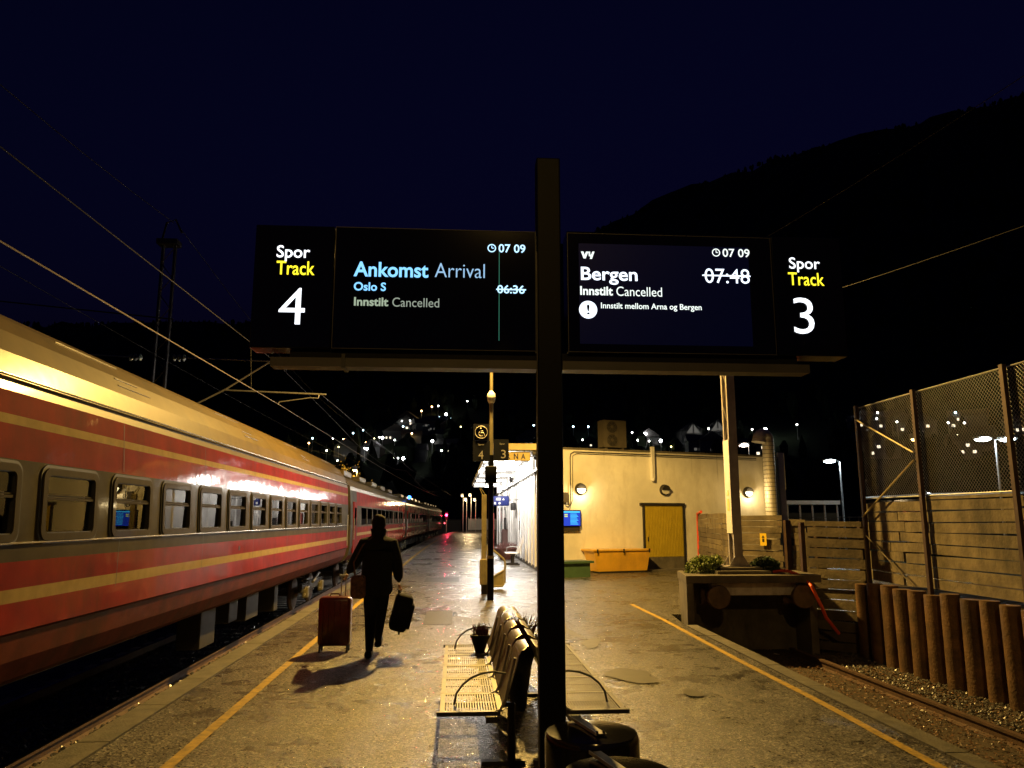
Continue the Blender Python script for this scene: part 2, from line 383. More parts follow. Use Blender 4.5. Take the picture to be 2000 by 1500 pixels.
# ------------------------------------------------------------------ terrain
AZ = [-180, -60, -30.3, -18.3, -11.2, 4, 9.3, 16.1, 23.7, 30.8, 40, 60, 180]
EL = [8, 9.4, 11.2, 12.7, 13.0, 17.6, 19.4, 21.9, 23.5, 24.0, 24.2, 21, 8]
def ridge(az):
    for i in range(len(AZ) - 1):
        if AZ[i] <= az <= AZ[i + 1]: return lerp(EL[i], EL[i + 1], (az - AZ[i]) / (AZ[i + 1] - AZ[i]))
    return 8
def terr(x, y):
    r = math.hypot(x, y); az = math.degrees(math.atan2(x, y))
    t = max(0, min(1, (r - 160) / 560)); s = t * t * (3 - 2 * t)
    return -0.8 + s * (720 * math.tan(R(ridge(az))) + 2.5)
def build_terrain():
    vs, fs = [(0, 0, -.8)], []; rs = [40, 100, 150] + [160 + 20 * i for i in range(29)] + [760, 900, 1300]; na = 240
    for r in rs:
        for j in range(na):
            a = 2 * math.pi * j / na - math.pi; x, y = r * math.sin(a), r * math.cos(a)
            z = terr(x, y)
            if r > 200: z += random.uniform(-1, 1) * min(5, (r - 200) / 50)
            if r > 740: z -= (r - 740) * .25
            vs.append((x, y, z))
    for j in range(na): fs.append((0, 1 + j, 1 + (j + 1) % na))
    for i in range(len(rs) - 1):
        for j in range(na):
            a = 1 + i * na; fs.append((a + j, a + na + j, a + na + (j + 1) % na, a + (j + 1) % na))
    me = bpy.data.meshes.new('hillside'); me.from_pydata(vs, [], fs); me.materials.append(M['hill'])
    me.polygons.foreach_set('use_smooth', [True] * len(fs))
    o = bpy.data.objects.new('hillside', me); C.objects.link(o); struct(o)
    b = MB(); rr = random.Random(3)
    for k in range(3800):
        az = rr.uniform(-36, 46); r = 175 + 560 * rr.random() ** .7
        x, y = r * math.sin(R(az)), r * math.cos(R(az)); z = terr(x, y) - .5
        h = rr.uniform(4, 10) * (1 if r < 450 else .5); wd = h * rr.uniform(.16, .32); n = 5; o0 = rr.random()
        lay = [(0, wd * .8), (.3, wd), (.62, wd * .62), (1, .05)]
        if rr.random() < .5: lay = [(0, wd * .3), (.25, wd * 1.1), (.7, wd * 1.3), (1, wd * .4)]
        base = len(b.v)
        for t, q in lay:
            for j in range(n):
                a = 2 * math.pi * (j + o0) / n; q2 = q * rr.uniform(.75, 1.25)
                b.v.append((x + q2 * math.cos(a), y + q2 * math.sin(a), z + h * t))
        for i in range(3):
            for j in range(n):
                b.f.append((base + i * n + j, base + i * n + (j + 1) % n, base + (i + 1) * n + (j + 1) % n, base + (i + 1) * n + j)); b.m.append(0)
    t = b.build('hillside_wood', M['tree'], origin=(0, 0, 0), fixn=False); tag(t, 'dark wood covering the hillside behind the station', 'wood', kind='stuff')
build_terrain()

# ------------------------------------------------------------------ platform
def strip(name, m, xa, xb, z, ya, yb, step=4, thick=0, curve=True):
    b = MB(); ys = [ya + step * i for i in range(int((yb - ya) / step) + 1)] + [yb]
    vs = []
    for y in ys:
        c = bow(y) if curve else 0
        vs += [(xa + c, y, z), (xb + c, y, z)]
    fs = [(2 * i, 2 * i + 1, 2 * i + 3, 2 * i + 2) for i in range(len(ys) - 1)]
    if thick:
        n = len(vs); vs += [(x, y, z - thick) for x, y, _ in vs]
        fs += [(2 * i, 2 * i + 2, n + 2 * i + 2, n + 2 * i) for i in range(len(ys) - 1)]
        fs += [(2 * i + 1, n + 2 * i + 1, n + 2 * i + 3, 2 * i + 3) for i in range(len(ys) - 1)]
        e = 2 * len(ys) - 2
        fs += [(0, n, n + 1, 1), (e, e + 1, n + e + 1, n + e)]
    b.add(vs, fs)
    return b.build(name, m)
b = MB()
left = [(-2.72 + bow(y), y) for y in [-8, 0, 10, 20, 30, 40, 50, 60, 70, 80, 90, 100, 110, 120, 130]]
poly = left + [(16, 130), (16, 14.75), (4.05, 14.75), (3.84, 13.0), (3.72, 8), (3.70, 4), (3.7, -8)]
b.prism(poly, -.8, 0)
struct(b.build('platform', M['asphalt'], origin=(0, 0, 0)))
b = MB()  # edge coping stones, one by one (left edge)
def stones(name, f, ya, yb, ln, m, group=None):
    root = bpy.data.objects.new(name, None); C.objects.link(root); root['kind'] = 'structure'
    y = ya; k = 0
    while y < yb:
        q = f(y, min(y + ln - .012, yb))
        bb = MB(); bb.prism(q, -.22, .006 + random.uniform(-.002, .004)); bb.build('coping_stone', m, root); y += ln
    return root
stones('platform_edge', lambda a, c: [(-2.99 + bow(a), a), (-2.735 + bow(a), a), (-2.735 + bow(c), c), (-2.99 + bow(c), c)], -2, 100, 1.25, M['coping'])
def xr(y): return lerp(3.70, 3.73, max(0, (y - 4) / 4)) if y < 8 else (lerp(3.73, 3.85, (y - 8) / 5))
stones('platform_edge', lambda a, c: [(xr(a) + .012, a), (xr(a) + .20, a), (xr(c) + .20, c), (xr(c) + .012, c)], -1.2, 13.2, 1.2, M['coping'])
struct(strip('platform_wall', M['concrete'], -2.93, -2.73, -.225, -8, 130, thick=.6))
# yellow lines
struct(strip('yellow_line', M['yellow'], -2.095, -2.0, .005, -4, 130))
b = MB(); pts = [(3.42, -2), (3.46, 5.0), (3.50, 6.3), (3.535, 7.2), (3.555, 8), (3.56, 8.8), (3.575, 10), (3.62, 11.7), (3.68, 13.9), (3.68, 16.5)]
vs = []
for x, y in pts: vs += [(x - .04, y, .005), (x + .045, y, .005)]
b.add(vs, [(2 * i, 2 * i + 1, 2 * i + 3, 2 * i + 2) for i in range(len(pts) - 1)]); struct(b.build('yellow_line', M['yellow']))
def blob(name, m, cx, cy, rx, ry, rot, z=.005, n=26, seed=0, j=.22):
    rr = random.Random(seed); b = MB(); ph = [rr.uniform(0, 6.28) for _ in range(4)]; vs = []
    for i in range(n):
        t = 2 * math.pi * i / n; q = 1 + j * (.5 * math.sin(2 * t + ph[0]) + .4 * math.sin(3 * t + ph[1]) + .3 * math.sin(5 * t + ph[2])) + rr.uniform(-.06, .06)
        x, y = rx * q * math.cos(t), ry * q * math.sin(t)
        vs.append((cx + x * math.cos(rot) - y * math.sin(rot), cy + x * math.sin(rot) + y * math.cos(rot), z))
    b.add(vs, [tuple(range(n))]); return struct(b.build(name, m))
for i, (cx, cy, rx, ry, ro) in enumerate([(1.78, 12.8, .09, .85, .12), (1.95, 11.4, .12, .5, -.2), (2.0, 9.05, .26, .42, .3), (2.42, 8.12, .08, .2, .1)]):
    blob('puddle', M['puddle'], cx, cy, rx, ry, ro, z=.005 + .003 * i, seed=i)
blob('asphalt_patch', M['patch'], 2.75, 7.9, .035, .40, .30, z=.005, seed=8)
blob('asphalt_patch', M['patch'], 2.45, 6.1, .012, .28, .3, seed=11)
b = MB(); b.box(-.55, -.05, 13.6, 15.6, .0, .005); struct(b.build('asphalt_patch', mat('dark_asphalt_repair', (.05, .048, .045), .5, var=.3, scale=30, bump=.5, bscale=90)))
b = MB(); b.box(-.9, .1, 22.6, 24.4, .0, .0045); struct(b.build('asphalt_patch', MATS['dark_asphalt_repair']))

# ------------------------------------------------------------------ ballast and track beds
def bed(name, x0, x1, y0, y1, z, amp, m):
    b = MB(); nx = int((x1 - x0) / .25); ny = int((y1 - y0) / .4); vs = []
    for j in range(ny + 1):
        for i in range(nx + 1):
            vs.append((lerp(x0, x1, i / nx), lerp(y0, y1, j / ny), z + random.uniform(-amp, amp)))
    b.add(vs, [(j * (nx + 1) + i, j * (nx + 1) + i + 1, (j + 1) * (nx + 1) + i + 1, (j + 1) * (nx + 1) + i) for j in range(ny) for i in range(nx)])
    return struct(b.build(name, m, smooth=True, fixn=False))
bed('track_bed', -8.5, -2.9, 0, 60, -.71, .015, M['wet'])
bed('track_bed', 3.9, 7.4, 0, 14.9, -.66, .03, M['dirtg'])
def gravel(name, label, spots, m, cat):
    b = MB(); ico = [(0, 0, 1), (.9, 0, .2), (.28, .85, .25), (-.72, .5, .3), (-.7, -.55, .2), (.3, -.85, .3), (0, 0, -.6)]
    fc = [(0, 1, 2), (0, 2, 3), (0, 3, 4), (0, 4, 5), (0, 5, 1), (6, 2, 1), (6, 3, 2), (6, 4, 3), (6, 5, 4), (6, 1, 5)]
    for (x, y, z, s) in spots:
        a = random.uniform(0, 6.28); ca, sa = math.cos(a), math.sin(a); sx, sz = random.uniform(.7, 1.3), random.uniform(.5, 1)
        b.add([(x + s * (sx * p[0] * ca - p[1] * sa), y + s * (sx * p[0] * sa + p[1] * ca), z + s * sz * p[2] + random.uniform(-.2, .2) * s) for p in ico], fc)
    o = b.build(name, m, fixn=False); return tag(o, label, cat, kind='stuff')
def spots(n, x0, x1, y0, y1, z, s0, s1, pw=1.6):
    return [(random.uniform(x0, x1), y0 + (y1 - y0) * random.random() ** pw, z + random.uniform(-.01, .02), random.uniform(s0, s1)) for _ in range(n)]
gravel('ballast', 'loose dark ballast stones between the red train and the platform', spots(26000, -6.0, -3.0, 6.0, 22, -.70, .018, .042, 1.5), M['wet'], 'ballast')
gravel('ballast', 'pale gravel along the foot of the rusty pipe piles', spots(6500, 6.15, 7.3, 4.8, 14.2, -.65, .012, .036, 1.2), M['stone'], 'gravel')
gravel('ballast', 'scattered stones over the earth between platform edge and rusty rail', spots(1500, 4.0, 6.1, 4.8, 14.2, -.655, .008, .022, 1.0), M['stone'], 'gravel')
b = MB()
for _ in range(9000):
    x, y = random.uniform(3.95, 7.0), random.uniform(4.8, 14.3); s = random.uniform(.008, .026); a = random.uniform(0, 6.28); z = -.64 + random.uniform(0, .02)
    c, d = math.cos(a) * s, math.sin(a) * s
    b.add([(x + c, y + d, z), (x - d * .6, y + c * .6, z + random.uniform(0, .012)), (x - c, y - d, z), (x + d * .6, y - c * .6, z + random.uniform(0, .012))], [(0, 1, 2, 3)])
tag(b.build('leaf_litter', M['leafl'], fixn=False), 'brown leaf litter strewn over the disused track bed', 'leaf litter', kind='stuff')
b = MB()
for _ in range(5200):
    y = random.uniform(4.5, 14); x = xr(y) + .2 + abs(random.gauss(0, .16)); h = random.uniform(.02, .07) ; a = random.uniform(0, 6.28)
    if random.random() < .35: x = random.uniform(4.2, 5.8)
    z = -.64; b.add([(x, y, z), (x + .006, y + .004, z), (x + math.cos(a) * h * .5, y + math.sin(a) * h * .5, z + h)], [(0, 1, 2)])
tag(b.build('grass', M['moss'], fixn=False), 'low mossy grass on the earth beside the right platform edge', 'grass', kind='stuff')
for x, y, r in [(5.75, 14.05, .09), (5.3, 13.7, .06), (5.9, 9.9, .04)]:
    o = blob('litter', M['paper'], x, y, r, r * .5, r * 20, z=-.62, n=9, seed=int(r * 100)); del o['kind']
    tag(o, {.09: 'white paper scrap lying beside the end of the rusty rail', .06: 'small white scrap lying left of the rail end', .04: 'tiny pale scrap lying halfway along the rusty rail'}[r], 'litter')

def rail(x, y0, y1, ztop, parent, m_web, m_top, curve=False):
    prof = [(-.07, 0), (.07, 0), (.07, .015), (.012, .035), (.012, .11), (.036, .12), (.036, .15), (-.036, .15), (-.036, .12), (-.012, .11), (-.012, .035), (-.07, .015)]
    ys = [y0 + (y1 - y0) * i / 24 for i in range(25)] if curve else [y0, y1]
    b = MB(); vs = []
    for y in ys: vs += [(x + (bow(y) if curve else 0) + p[0], y, ztop - .15 + p[1]) for p in prof]
    n = len(prof); fs = []
    for i in range(len(ys) - 1):
        for j in range(n): fs.append((i * n + j, i * n + (j + 1) % n, (i + 1) * n + (j + 1) % n, (i + 1) * n + j))
    fs += [tuple(range(n)), tuple(range((len(ys) - 1) * n, len(ys) * n))]
    b.add(vs, fs); b.m = [1 if i % n == 6 else 0 for i in range(len(fs))]
    return b.build('rail', [m_web, m_top], parent)
tr = thing('railway_track', 'train track with polished rails in dark ballast left of the platform', 'track', (-4.97, 0, -.7))
rail(-4.25, -2, 130, -.55, tr, M['rust'], M['steel'], True); rail(-5.7, -2, 130, -.55, tr, M['rust'], M['steel'], True)
sl0 = None
for i in range(60):
    y = 3 + .62 * i
    if sl0 is None:
        b = MB(); b.bbox((-4.97, y, -.75), (2.5, .26, .12), b=.02); sl0 = b.build('sleeper', M['sleeper'], tr)
    else:
        o = sl0.copy(); C.objects.link(o); o.location = (0, .62 * i, 0)
tr2 = thing('railway_track', 'disused track with one brown rusty rail ending at the concrete buffer', 'track', (5.33, 8, -.7))
rail(6.05, 0, 14.1, -.52, tr2, M['rust'], M['rust']); rail(4.6, 0, 14.1, -.52, tr2, M['rust'], M['rust'])

# ------------------------------------------------------------------ lamps on masts
def sodium_mast(x, y, label, P, signpost):
    t = thing('platform_mast', label, 'lamp post', (x, y, 0))
    b = MB(); b.tube([(x, y, 0), (x, y, .93)], .075, 12); b.tube([(x, y, .93), (x, y, 3.2)], .062, 12); b.build('lower_pole', M['black'], t, True)
    b = MB(); b.tube([(x, y, .90), (x, y, .96)], .082, 14); b.build('collar', M['brass'], t, True)
    b = MB(); b.box(x - .03, x + .03, y - .055, y - .03, 3.2, 4.45); b.tube([(x, y, 3.2), (x, y, 4.45)], .05, 12); b.build('upper_pole', M['brass'], t, True)
    b = MB(); b.lathe([(.05, 4.38), (.09, 4.44), (.10, 4.55), (.085, 4.62), (.04, 4.68)], (x, y, 0), 16); b.build('joint_cap', M['whitem'], t, True)
    b = MB(); b.tube([(x, y, 4.6), (x, y, 7.62)], [.04, .032], 10); b.build('top_pole', M['brass'], t, True)
    b = MB(); b.tube([(x, y, 7.6), (x, y - .05, 7.78), (x, y - .3, 7.83)], .025, 8); b.build('lamp_arm', M['galv'], t, True)
    b = MB(); b.bbox((x, y - .42, 7.86), (.26, .62, .10), b=.03); b.build('lamp_head', M['darkmet'], t, True)
    b = MB(); b.bbox((x, y - .42, 7.80), (.18, .45, .03), b=.01); o = b.build('lens', E['sod'], t)
    spot('sodium_light', (x, y - .42, 7.70), P, SODIUM, .10, 161, t)
    return t
pm = sodium_mast(.77, 17.55, 'slim mast carrying the small accessible platform 4 and 3 signs', P_MAST, True)
pb = sodium_mast(.77, -4.0, 'slim lamp mast further back along the platform behind the viewer', P_BACK, False)

# small signs on the mast
t = thing('direction_sign', 'slate platform 4 sign under a wheelchair symbol on the slim mast', 'sign', (.53, 17.46, 3.05))
b = MB(); b.box(.36, .72, 17.44, 17.47, 3.52, 3.90); b.build('symbol_plate', M['signd'], t)
b = MB(); b.box(.355, .74, 17.44, 17.47, 3.05, 3.512); b.build('number_plate', M['signd'], t)
b = MB(); cx, cz, y = .54, 3.71, 17.432
b.tube([(cx + .14 * math.cos(a * math.pi / 12), y, cz + .14 * math.sin(a * math.pi / 12)) for a in range(24)], .006, 6, closed=True)
b.ball((cx - .01, y, cz + .085), .018, n=6)
b.tube([(cx - .01, y, cz + .06), (cx - .005, y, cz - .01), (cx + .05, y, cz - .01), (cx + .075, y, cz - .075)], .009, 6)
b.tube([(cx - .008, y, cz + .03), (cx + .04, y, cz + .03)], .007, 6)
b.tube([(cx + .052 * math.cos(R(a)) - .005, y, cz - .035 + .052 * math.sin(R(a))) for a in range(110, 350, 24)], .007, 6)
b.build('wheelchair_symbol', M['letter'], t, True)
text('4', .48, .59, 3.10, 3.29, 17.434, M['letter'], t)
text('Spor', .47, .61, 3.40, 3.45, 17.434, M['letter'], t)
t = thing('direction_sign', 'slate platform 3 sign on the right of the slim mast', 'sign', (1.0, 17.46, 3.07))
b = MB(); b.box(.82, 1.165, 17.44, 17.47, 3.07, 3.55); b.build('number_plate', M['signd'], t)
text('3', .99, 1.10, 3.12, 3.31, 17.434, M['letter'], t)
text('Spor', .96, 1.08, 3.42, 3.47, 17.434, M['letter'], t)
t = thing('loudspeaker', 'black loudspeaker box clamped on the slim mast below its number signs', 'loudspeaker', (.77, 17.45, 2.55))
b = MB(); b.bbox((.76, 17.42, 2.75), (.26, .16, .38), b=.02); b.build('housing', M['black'], t, True)
b = MB(); b.box(.70, .82, 17.5, 17.56, 2.6, 2.9); b.build('bracket', M['galv'], t)
t = thing('help_post', 'tall yellowish post with a box at its foot behind the slim mast', 'post', (.67, 19.0, 0))
b = MB(); b.bbox((.67, 19, 1.3), (.12, .10, 2.1), b=.01); b.build('column', M['brass'], t)
b = MB(); b.bbox((.655, 18.95, .52), (.17, .2, .6), b=.015); b.build('cabinet', M['brass'], t)
b = MB(); b.box(.61, .75, 18.92, 19.08, 0, .26); b.build('foot', M['darkmet'], t)
b = MB(); b.tube([(.63, 19, 2.35), (.56, 19, 2.5)], .01, 6); b.tube([(.70, 19, 2.35), (.58, 19, 2.52)], .01, 6); b.build('bracket', M['brass'], t)
t = thing('barrier_hoop', 'low yellow tubular barrier hoop with round plate beside the slim mast', 'barrier', (1.0, 20.4, 0))
Y = 20.4
b = MB(); b.tube([(.80, Y, .95), (.80, Y, 1.08), (.95, Y, .98), (1.22, Y, .76), (1.27, Y, .68), (1.27, Y, .16), (1.20, Y, .06), (.80, Y, .06)], .028, 8); b.build('hoop', M['brass'], t, True)
b = MB(); b.tube([(.82, Y, 0), (.82, Y, 1.0)], .028, 8); b.build('upright', M['brass'], t, True)
b = MB(); b.tube([(.84, Y, .22), (1.24, Y, .46)], .03, 6); b.build('brace', M['brass'], t, True)
b = MB(); b.prism([(.86, .08), (1.24, .08), (1.24, .44), (.86, .22)], -.008, .008, Matrix.Translation((0, Y, 0)) @ Matrix.Rotation(R(90), 4, 'X')); b.build('plate', M['brass'], t)

# ------------------------------------------------------------------ the big platform display
Y = 4.30
t = thing('platform_display', 'large hanging departure display with screens for tracks 4 and 3 on a black post', 'display', (.525, Y + .05, 0))
b = MB(); b.bbox((.525, Y + .06, 1.95), (.142, .11, 3.9), b=.008); b.build('pole', M['black'], t)
b = MB(); b.box(.44, .61, Y - .02, Y + .14, 0, .03); b.build('base_plate', M['darkmet'], t)
b = MB(); b.box(.449, .4535, Y + .0, Y + .006, 0, 3.3); b.build('pole_left_strip', M['beamc'], t)  # thin paler strip along the left edge of the pole
def sheet(x0, x1, z0, z1, y0, y1, name, m, bev=.006):
    b = MB(); b.bbox(((x0 + x1) / 2, (y0 + y1) / 2, (z0 + z1) / 2), (x1 - x0, y1 - y0, z1 - z0), b=bev); return b.build(name, m, t)
sheet(-1.17, -.722, 2.70, 3.425, Y, Y + .16, 'track_panel', M['panel'])
sheet(-.718, .448, 2.70, 3.425, Y, Y + .16, 'screen', M['panel'])
sheet(.63, 1.868, 2.70, 3.435, Y, Y + .16, 'screen', M['panel'])
sheet(1.872, 2.30, 2.70, 3.435, Y, Y + .16, 'track_panel', M['panel'])
for x0, x1 in [(-.716, .446), (.632, 1.866)]:
    b = MB()
    for (a, c, e, f) in [(x0, x1, 2.701, 2.705), (x0, x1, 3.42, 3.424), (x0, x0 + .004, 2.705, 3.42), (x1 - .004, x1, 2.705, 3.42)]: b.box(a, c, Y - .003, Y, e, f)
    b.build('bezel', M['darkmet'], t)
b = MB(); b.box(-1.05, -.655, Y + .0, Y + .12, 2.598, 2.648); b.build('beam', M['beamc'], t)
b = MB(); b.box(-.635, .452, Y + .0, Y + .12, 2.598, 2.648); b.build('beam', M['beamc'], t)
b = MB(); b.box(.598, 2.06, Y + .0, Y + .12, 2.598, 2.648); b.build('beam', M['beamc'], t)
b = MB(); b.box(-.655, -.635, Y - .01, Y + .13, 2.59, 2.67); b.build('beam_joint', M['darkmet'], t)
b = MB(); b.box(-.95, 2.0, Y + .03, Y + .09, 2.65, 2.698); b.build('carrier', M['black'], t)
b = MB(); b.box(.700, 1.725, Y - .0035, Y - .001, 2.751, 3.359); b.build('lit_area', E['glow'], t)
TY = Y - .006
for (s_, x0, x1, z0, z1, m, bo) in [
    ('Spor', -1.045, -.857, 3.206, 3.301, E['num'], .010), ('Track', -1.042, -.827, 3.126, 3.208, E['yel'], .010), ('4', -1.017, -.872, 2.836, 3.049, E['num'], -.004),
    ('07 09', .227, .384, 3.290, 3.341, E['t7'], .012), ('Ankomst', -.606, -.179, 3.125, 3.215, E['skyb'], .02), ('Arrival', -.142, .147, 3.131, 3.216, E['skyl'], -.008),
    ('Oslo S', -.602, -.420, 3.041, 3.092, E['skyb'], .02), ('Innstilt', -.598, -.404, 2.951, 3.002, E['pale'], .025), ('Cancelled', -.381, -.114, 2.950, 3.004, E['palel'], -.002),
    ('06:36', .220, .379, 3.042, 3.092, E['t7'], .012),
    ('07 09', 1.567, 1.733, 3.296, 3.348, E['wt'], .012), ('Bergen', .711, 1.047, 3.108, 3.214, E['white'], .016), ('07:48', 1.452, 1.725, 3.132, 3.222, E['white'], .0),
    ('Innstilt', .705, .898, 3.042, 3.096, E['wt'], .025), ('Cancelled', .919, 1.191, 3.041, 3.098, E['wt'], -.002), ('Innstilt mellom Arna og Bergen', .826, 1.425, 2.953, 2.999, E['wt'], .012),
    ('Spor', 1.973, 2.163, 3.211, 3.303, E['num'], .006), ('Track', 1.962, 2.183, 3.129, 3.209, E['yel'], .006), ('3', 1.980, 2.104, 2.832, 3.053, E['num'], -.004)]:
    text(s_, x0, x1, z0, z1, TY, m, t, bold=bo)
for (cx, cz, m) in [(.187, 3.315, E['t7']), (1.528, 3.322, E['wt'])]:
    b = MB(); b.tube([(cx + .022 * math.cos(a * math.pi / 12), TY, cz + .022 * math.sin(a * math.pi / 12)) for a in range(24)], .003, 4, closed=True)
    b.box(cx - .002, cx + .002, TY - .001, TY + .001, cz, cz + .015); b.box(cx, cx + .012, TY - .001, TY + .001, cz - .002, cz + .002)
    b.build('clock_symbol', m, t)
b = MB(); b.box(.214, .387, TY - .002, TY, 3.062, 3.069); b.build('strike_line', E['t7'], t)
b = MB(); b.box(1.438, 1.730, TY - .002, TY, 3.1745, 3.1825); b.build('strike_line', E['white'], t)
b = MB(); b.box(.229, .2325, TY, TY + .001, 2.76, 3.29); b.build('screen_fault_line', E['greenl'], t)
b = MB(); b.lathe([(.053, -.001), (.053, .001)], (.75, TY, 2.954), 32, Matrix.Rotation(R(90), 4, 'X')); b.build('warning_disc', E['white'], t)
text('!', .742, .758, 2.925, 2.985, TY - .003, M['blackg'], t, bold=.01)
# operator mark: slanted double stroke v and y
b = MB(); mt = Matrix.Translation((0, TY, 0)) @ Matrix.Rotation(R(90), 4, 'X')
for p in [[(.713, 3.308), (.728, 3.308), (.737, 3.280), (.742, 3.266), (.728, 3.266)], [(.741, 3.266), (.728, 3.266), (.740, 3.300), (.744, 3.308), (.757, 3.308)],
          [(.757, 3.308), (.768, 3.308), (.768, 3.290), (.778, 3.288), (.772, 3.278), (.760, 3.280)], [(.781, 3.309), (.794, 3.309), (.778, 3.264), (.765, 3.264)]]:
    b.prism(p, -.0005, .0005, mt)
b.build('operator_logo', E['skyb'] if False else E['wt'], t)

# ------------------------------------------------------------------ benches
M['backm'] = mat('lightened_bench_steel', (.30, .27, .22), .38, .7, var=.2, scale=12)  # bench steel made paler in colour, as the backs mirror dark surroundings
def bench(sgn, x_front, label):
    # sgn=+1: seat faces -X (left bench), backrest towards +X
    t = thing('bench', label, 'bench', (x_front + sgn * .3, 7.0, 0), 'back to back perforated steel benches')
    X = lambda d: x_front + sgn * d
    y0 = 5.62; pitch = .575
    for k in range(5):
        a = y0 + k * pitch; c = a + pitch - .03
        # seat sheet: side rails, front and back band, thin bars between
        b = MB(); z = .45
        def bx(d0, d1, ya, yb, za, zb): b.box(min(X(d0), X(d1)), max(X(d0), X(d1)), ya, yb, za, zb)
        bx(0, .035, a, c, z - .012, z); bx(.40, .44, a, c, z - .006, z + .004)
        bx(.035, .40, a, a + .018, z - .012, z); bx(.035, .40, c - .018, c, z - .012, z)
        bx(.035, .40, a + .26, a + .275, z - .010, z - .002)
        n = 19
        for i in range(n):
            d = .045 + .355 * i / n
            bx(d, d + .0095, a + .018, c - .018, z - .009, z - .001)
        b.build('seat', M['chrome'], t)
        b = MB(); nb = 10; bm_ = []
        for i in range(nb + 1):      # curved backrest sheet
            u = i / nb; d = .44 + .04 * math.sin(u * 1.4) + .09 * u + (.05 * ((u - .8) / .2) ** 2 if u > .8 else 0); zz = z + .02 + .42 * u - (.03 * ((u - .8) / .2) ** 2 if u > .8 else 0)
            cut = .10 * (1 - math.sqrt(max(0, 1 - ((u - .6) / .4) ** 2))) if u > .6 else 0
            for v_ in (a + .012 + cut, c - .012 - cut):
                bm_.append((d, v_, zz))
        vs = [(X(d), y_, z_) for d, y_, z_ in bm_] + [(X(d + .008), y_, z_) for d, y_, z_ in bm_]
        n2 = len(bm_); fs = []
        for i in range(nb):
            p = 2 * i; fs += [(p, p + 1, p + 3, p + 2), (n2 + p, n2 + p + 2, n2 + p + 3, n2 + p + 1), (p, p + 2, n2 + p + 2, n2 + p), (p + 1, n2 + p + 1, n2 + p + 3, p + 3)]
        fs += [(0, n2, n2 + 1, 1), (n2 - 2, n2 - 1, 2 * n2 - 1, 2 * n2 - 2)]
        b.add(vs, fs); b.build('backrest', M['backm'], t, True)
        # divider tube
        b = MB(); yy = a - .012
        b.tube([(X(.0), yy, .44), (X(.36), yy, .44), (X(.42), yy, .46), (X(.455), yy, .53), (X(.52), yy, .80)], .010, 6); b.build('divider_tube', M['galv'], t, True)
    ye = y0 + 5 * pitch
    for yy in (y0 - .02, ye):
        b = MB(); b.box(min(X(-.02), X(.42)), max(X(-.02), X(.42)), yy - .012, yy + .012, .425, .453); b.build('end_rail', M['darkmet'], t)
    for yy in (y0 + .18, ye - .3):
        pts = []
        for i in range(13):
            u = math.pi * .97 * i / 12 * .78; pts.append((X(.46 - .36 * (1 - math.cos(u)) / 1.77 * 1.0), yy, .47 + .2 * math.sin(u * 1.0 + .25)))
        pts = [(X(.47), yy, .66), (X(.38), yy, .675), (X(.30), yy, .665), (X(.22), yy, .635), (X(.16), yy, .59), (X(.115), yy, .53), (X(.10), yy, .455)]
        b = MB(); b.tube(pts, .008, 8); b.build('armrest', M['chrome'], t, True)
    for yy in (y0 + .35, ye - .35):
        b = MB(); b.tube([(X(.52), yy, 0), (X(.52), yy, .42)], .03, 8); b.box(min(X(.1), X(.5)), max(X(.1), X(.54)), yy - .025, yy + .025, .40, .43)
        b.box(min(X(.30), X(.62)), max(X(.30), X(.62)), yy - .03, yy + .03, 0, .03); b.build('leg', M['darkmet'], t)
    b = MB(); b.box(min(X(.32), X(.40)), max(X(.32), X(.40)), y0, ye, .37, .41); b.build('beam', M['darkmet'], t)
    return t
bench(1, -.10, 'steel bench facing the train, left of the black display post')
bench(-1, 1.20, 'steel bench facing the dead end track, right of the black display post')

def heather(b, cx, cy, z, r, n, h, rr):
    for _ in range(n):
        a = rr.uniform(0, 6.28); q = r * math.sqrt(rr.random()); x, y = cx + q * math.cos(a), cy + q * math.sin(a)
        hh = h * rr.uniform(.5, 1.1); lx, ly = rr.gauss(0, .25) * hh, rr.gauss(0, .25) * hh
        b.tube([(x, y, z), (x + lx * .4, y + ly * .4, z + hh * .6), (x + lx, y + ly, z + hh)], [.0035, .006, .002], 3)
def pot(x, y, z, r, h, label, seed, n=60, hh=.12):
    t = thing('plant_pot', label, 'plant pot', (x, y, z)); rr = random.Random(seed)
    b = MB(); b.lathe([(r * .45, 0), (r * .85, h * .7), (r, h * .85), (r, h), (r * .9, h), (r * .85, h * .9)], (x, y, z), 20); b.build('pot', M['pot'], t, True)
    b = MB(); heather(b, x, y, z + h * .88, r * .8, n, hh, rr); b.build('heather', M['heath'], t, fixn=False)
    return t
pot(.25, 8.02, .45, .10, .17, 'small black pot of withered heather on the last seat of the left bench', 1)
pot(.56, 8.75, .0, .17, .42, 'black pot of heather on the ground beyond the gap between the benches', 2, 110, .3)
pot(.60, 7.6, .0, .15, .55, 'black pot of tall heather squeezed between the two bench backs', 4, 110, .32)
pot(.70, 8.9, .0, .16, .45, 'black pot of heather behind the right bench end', 5, 100, .3)

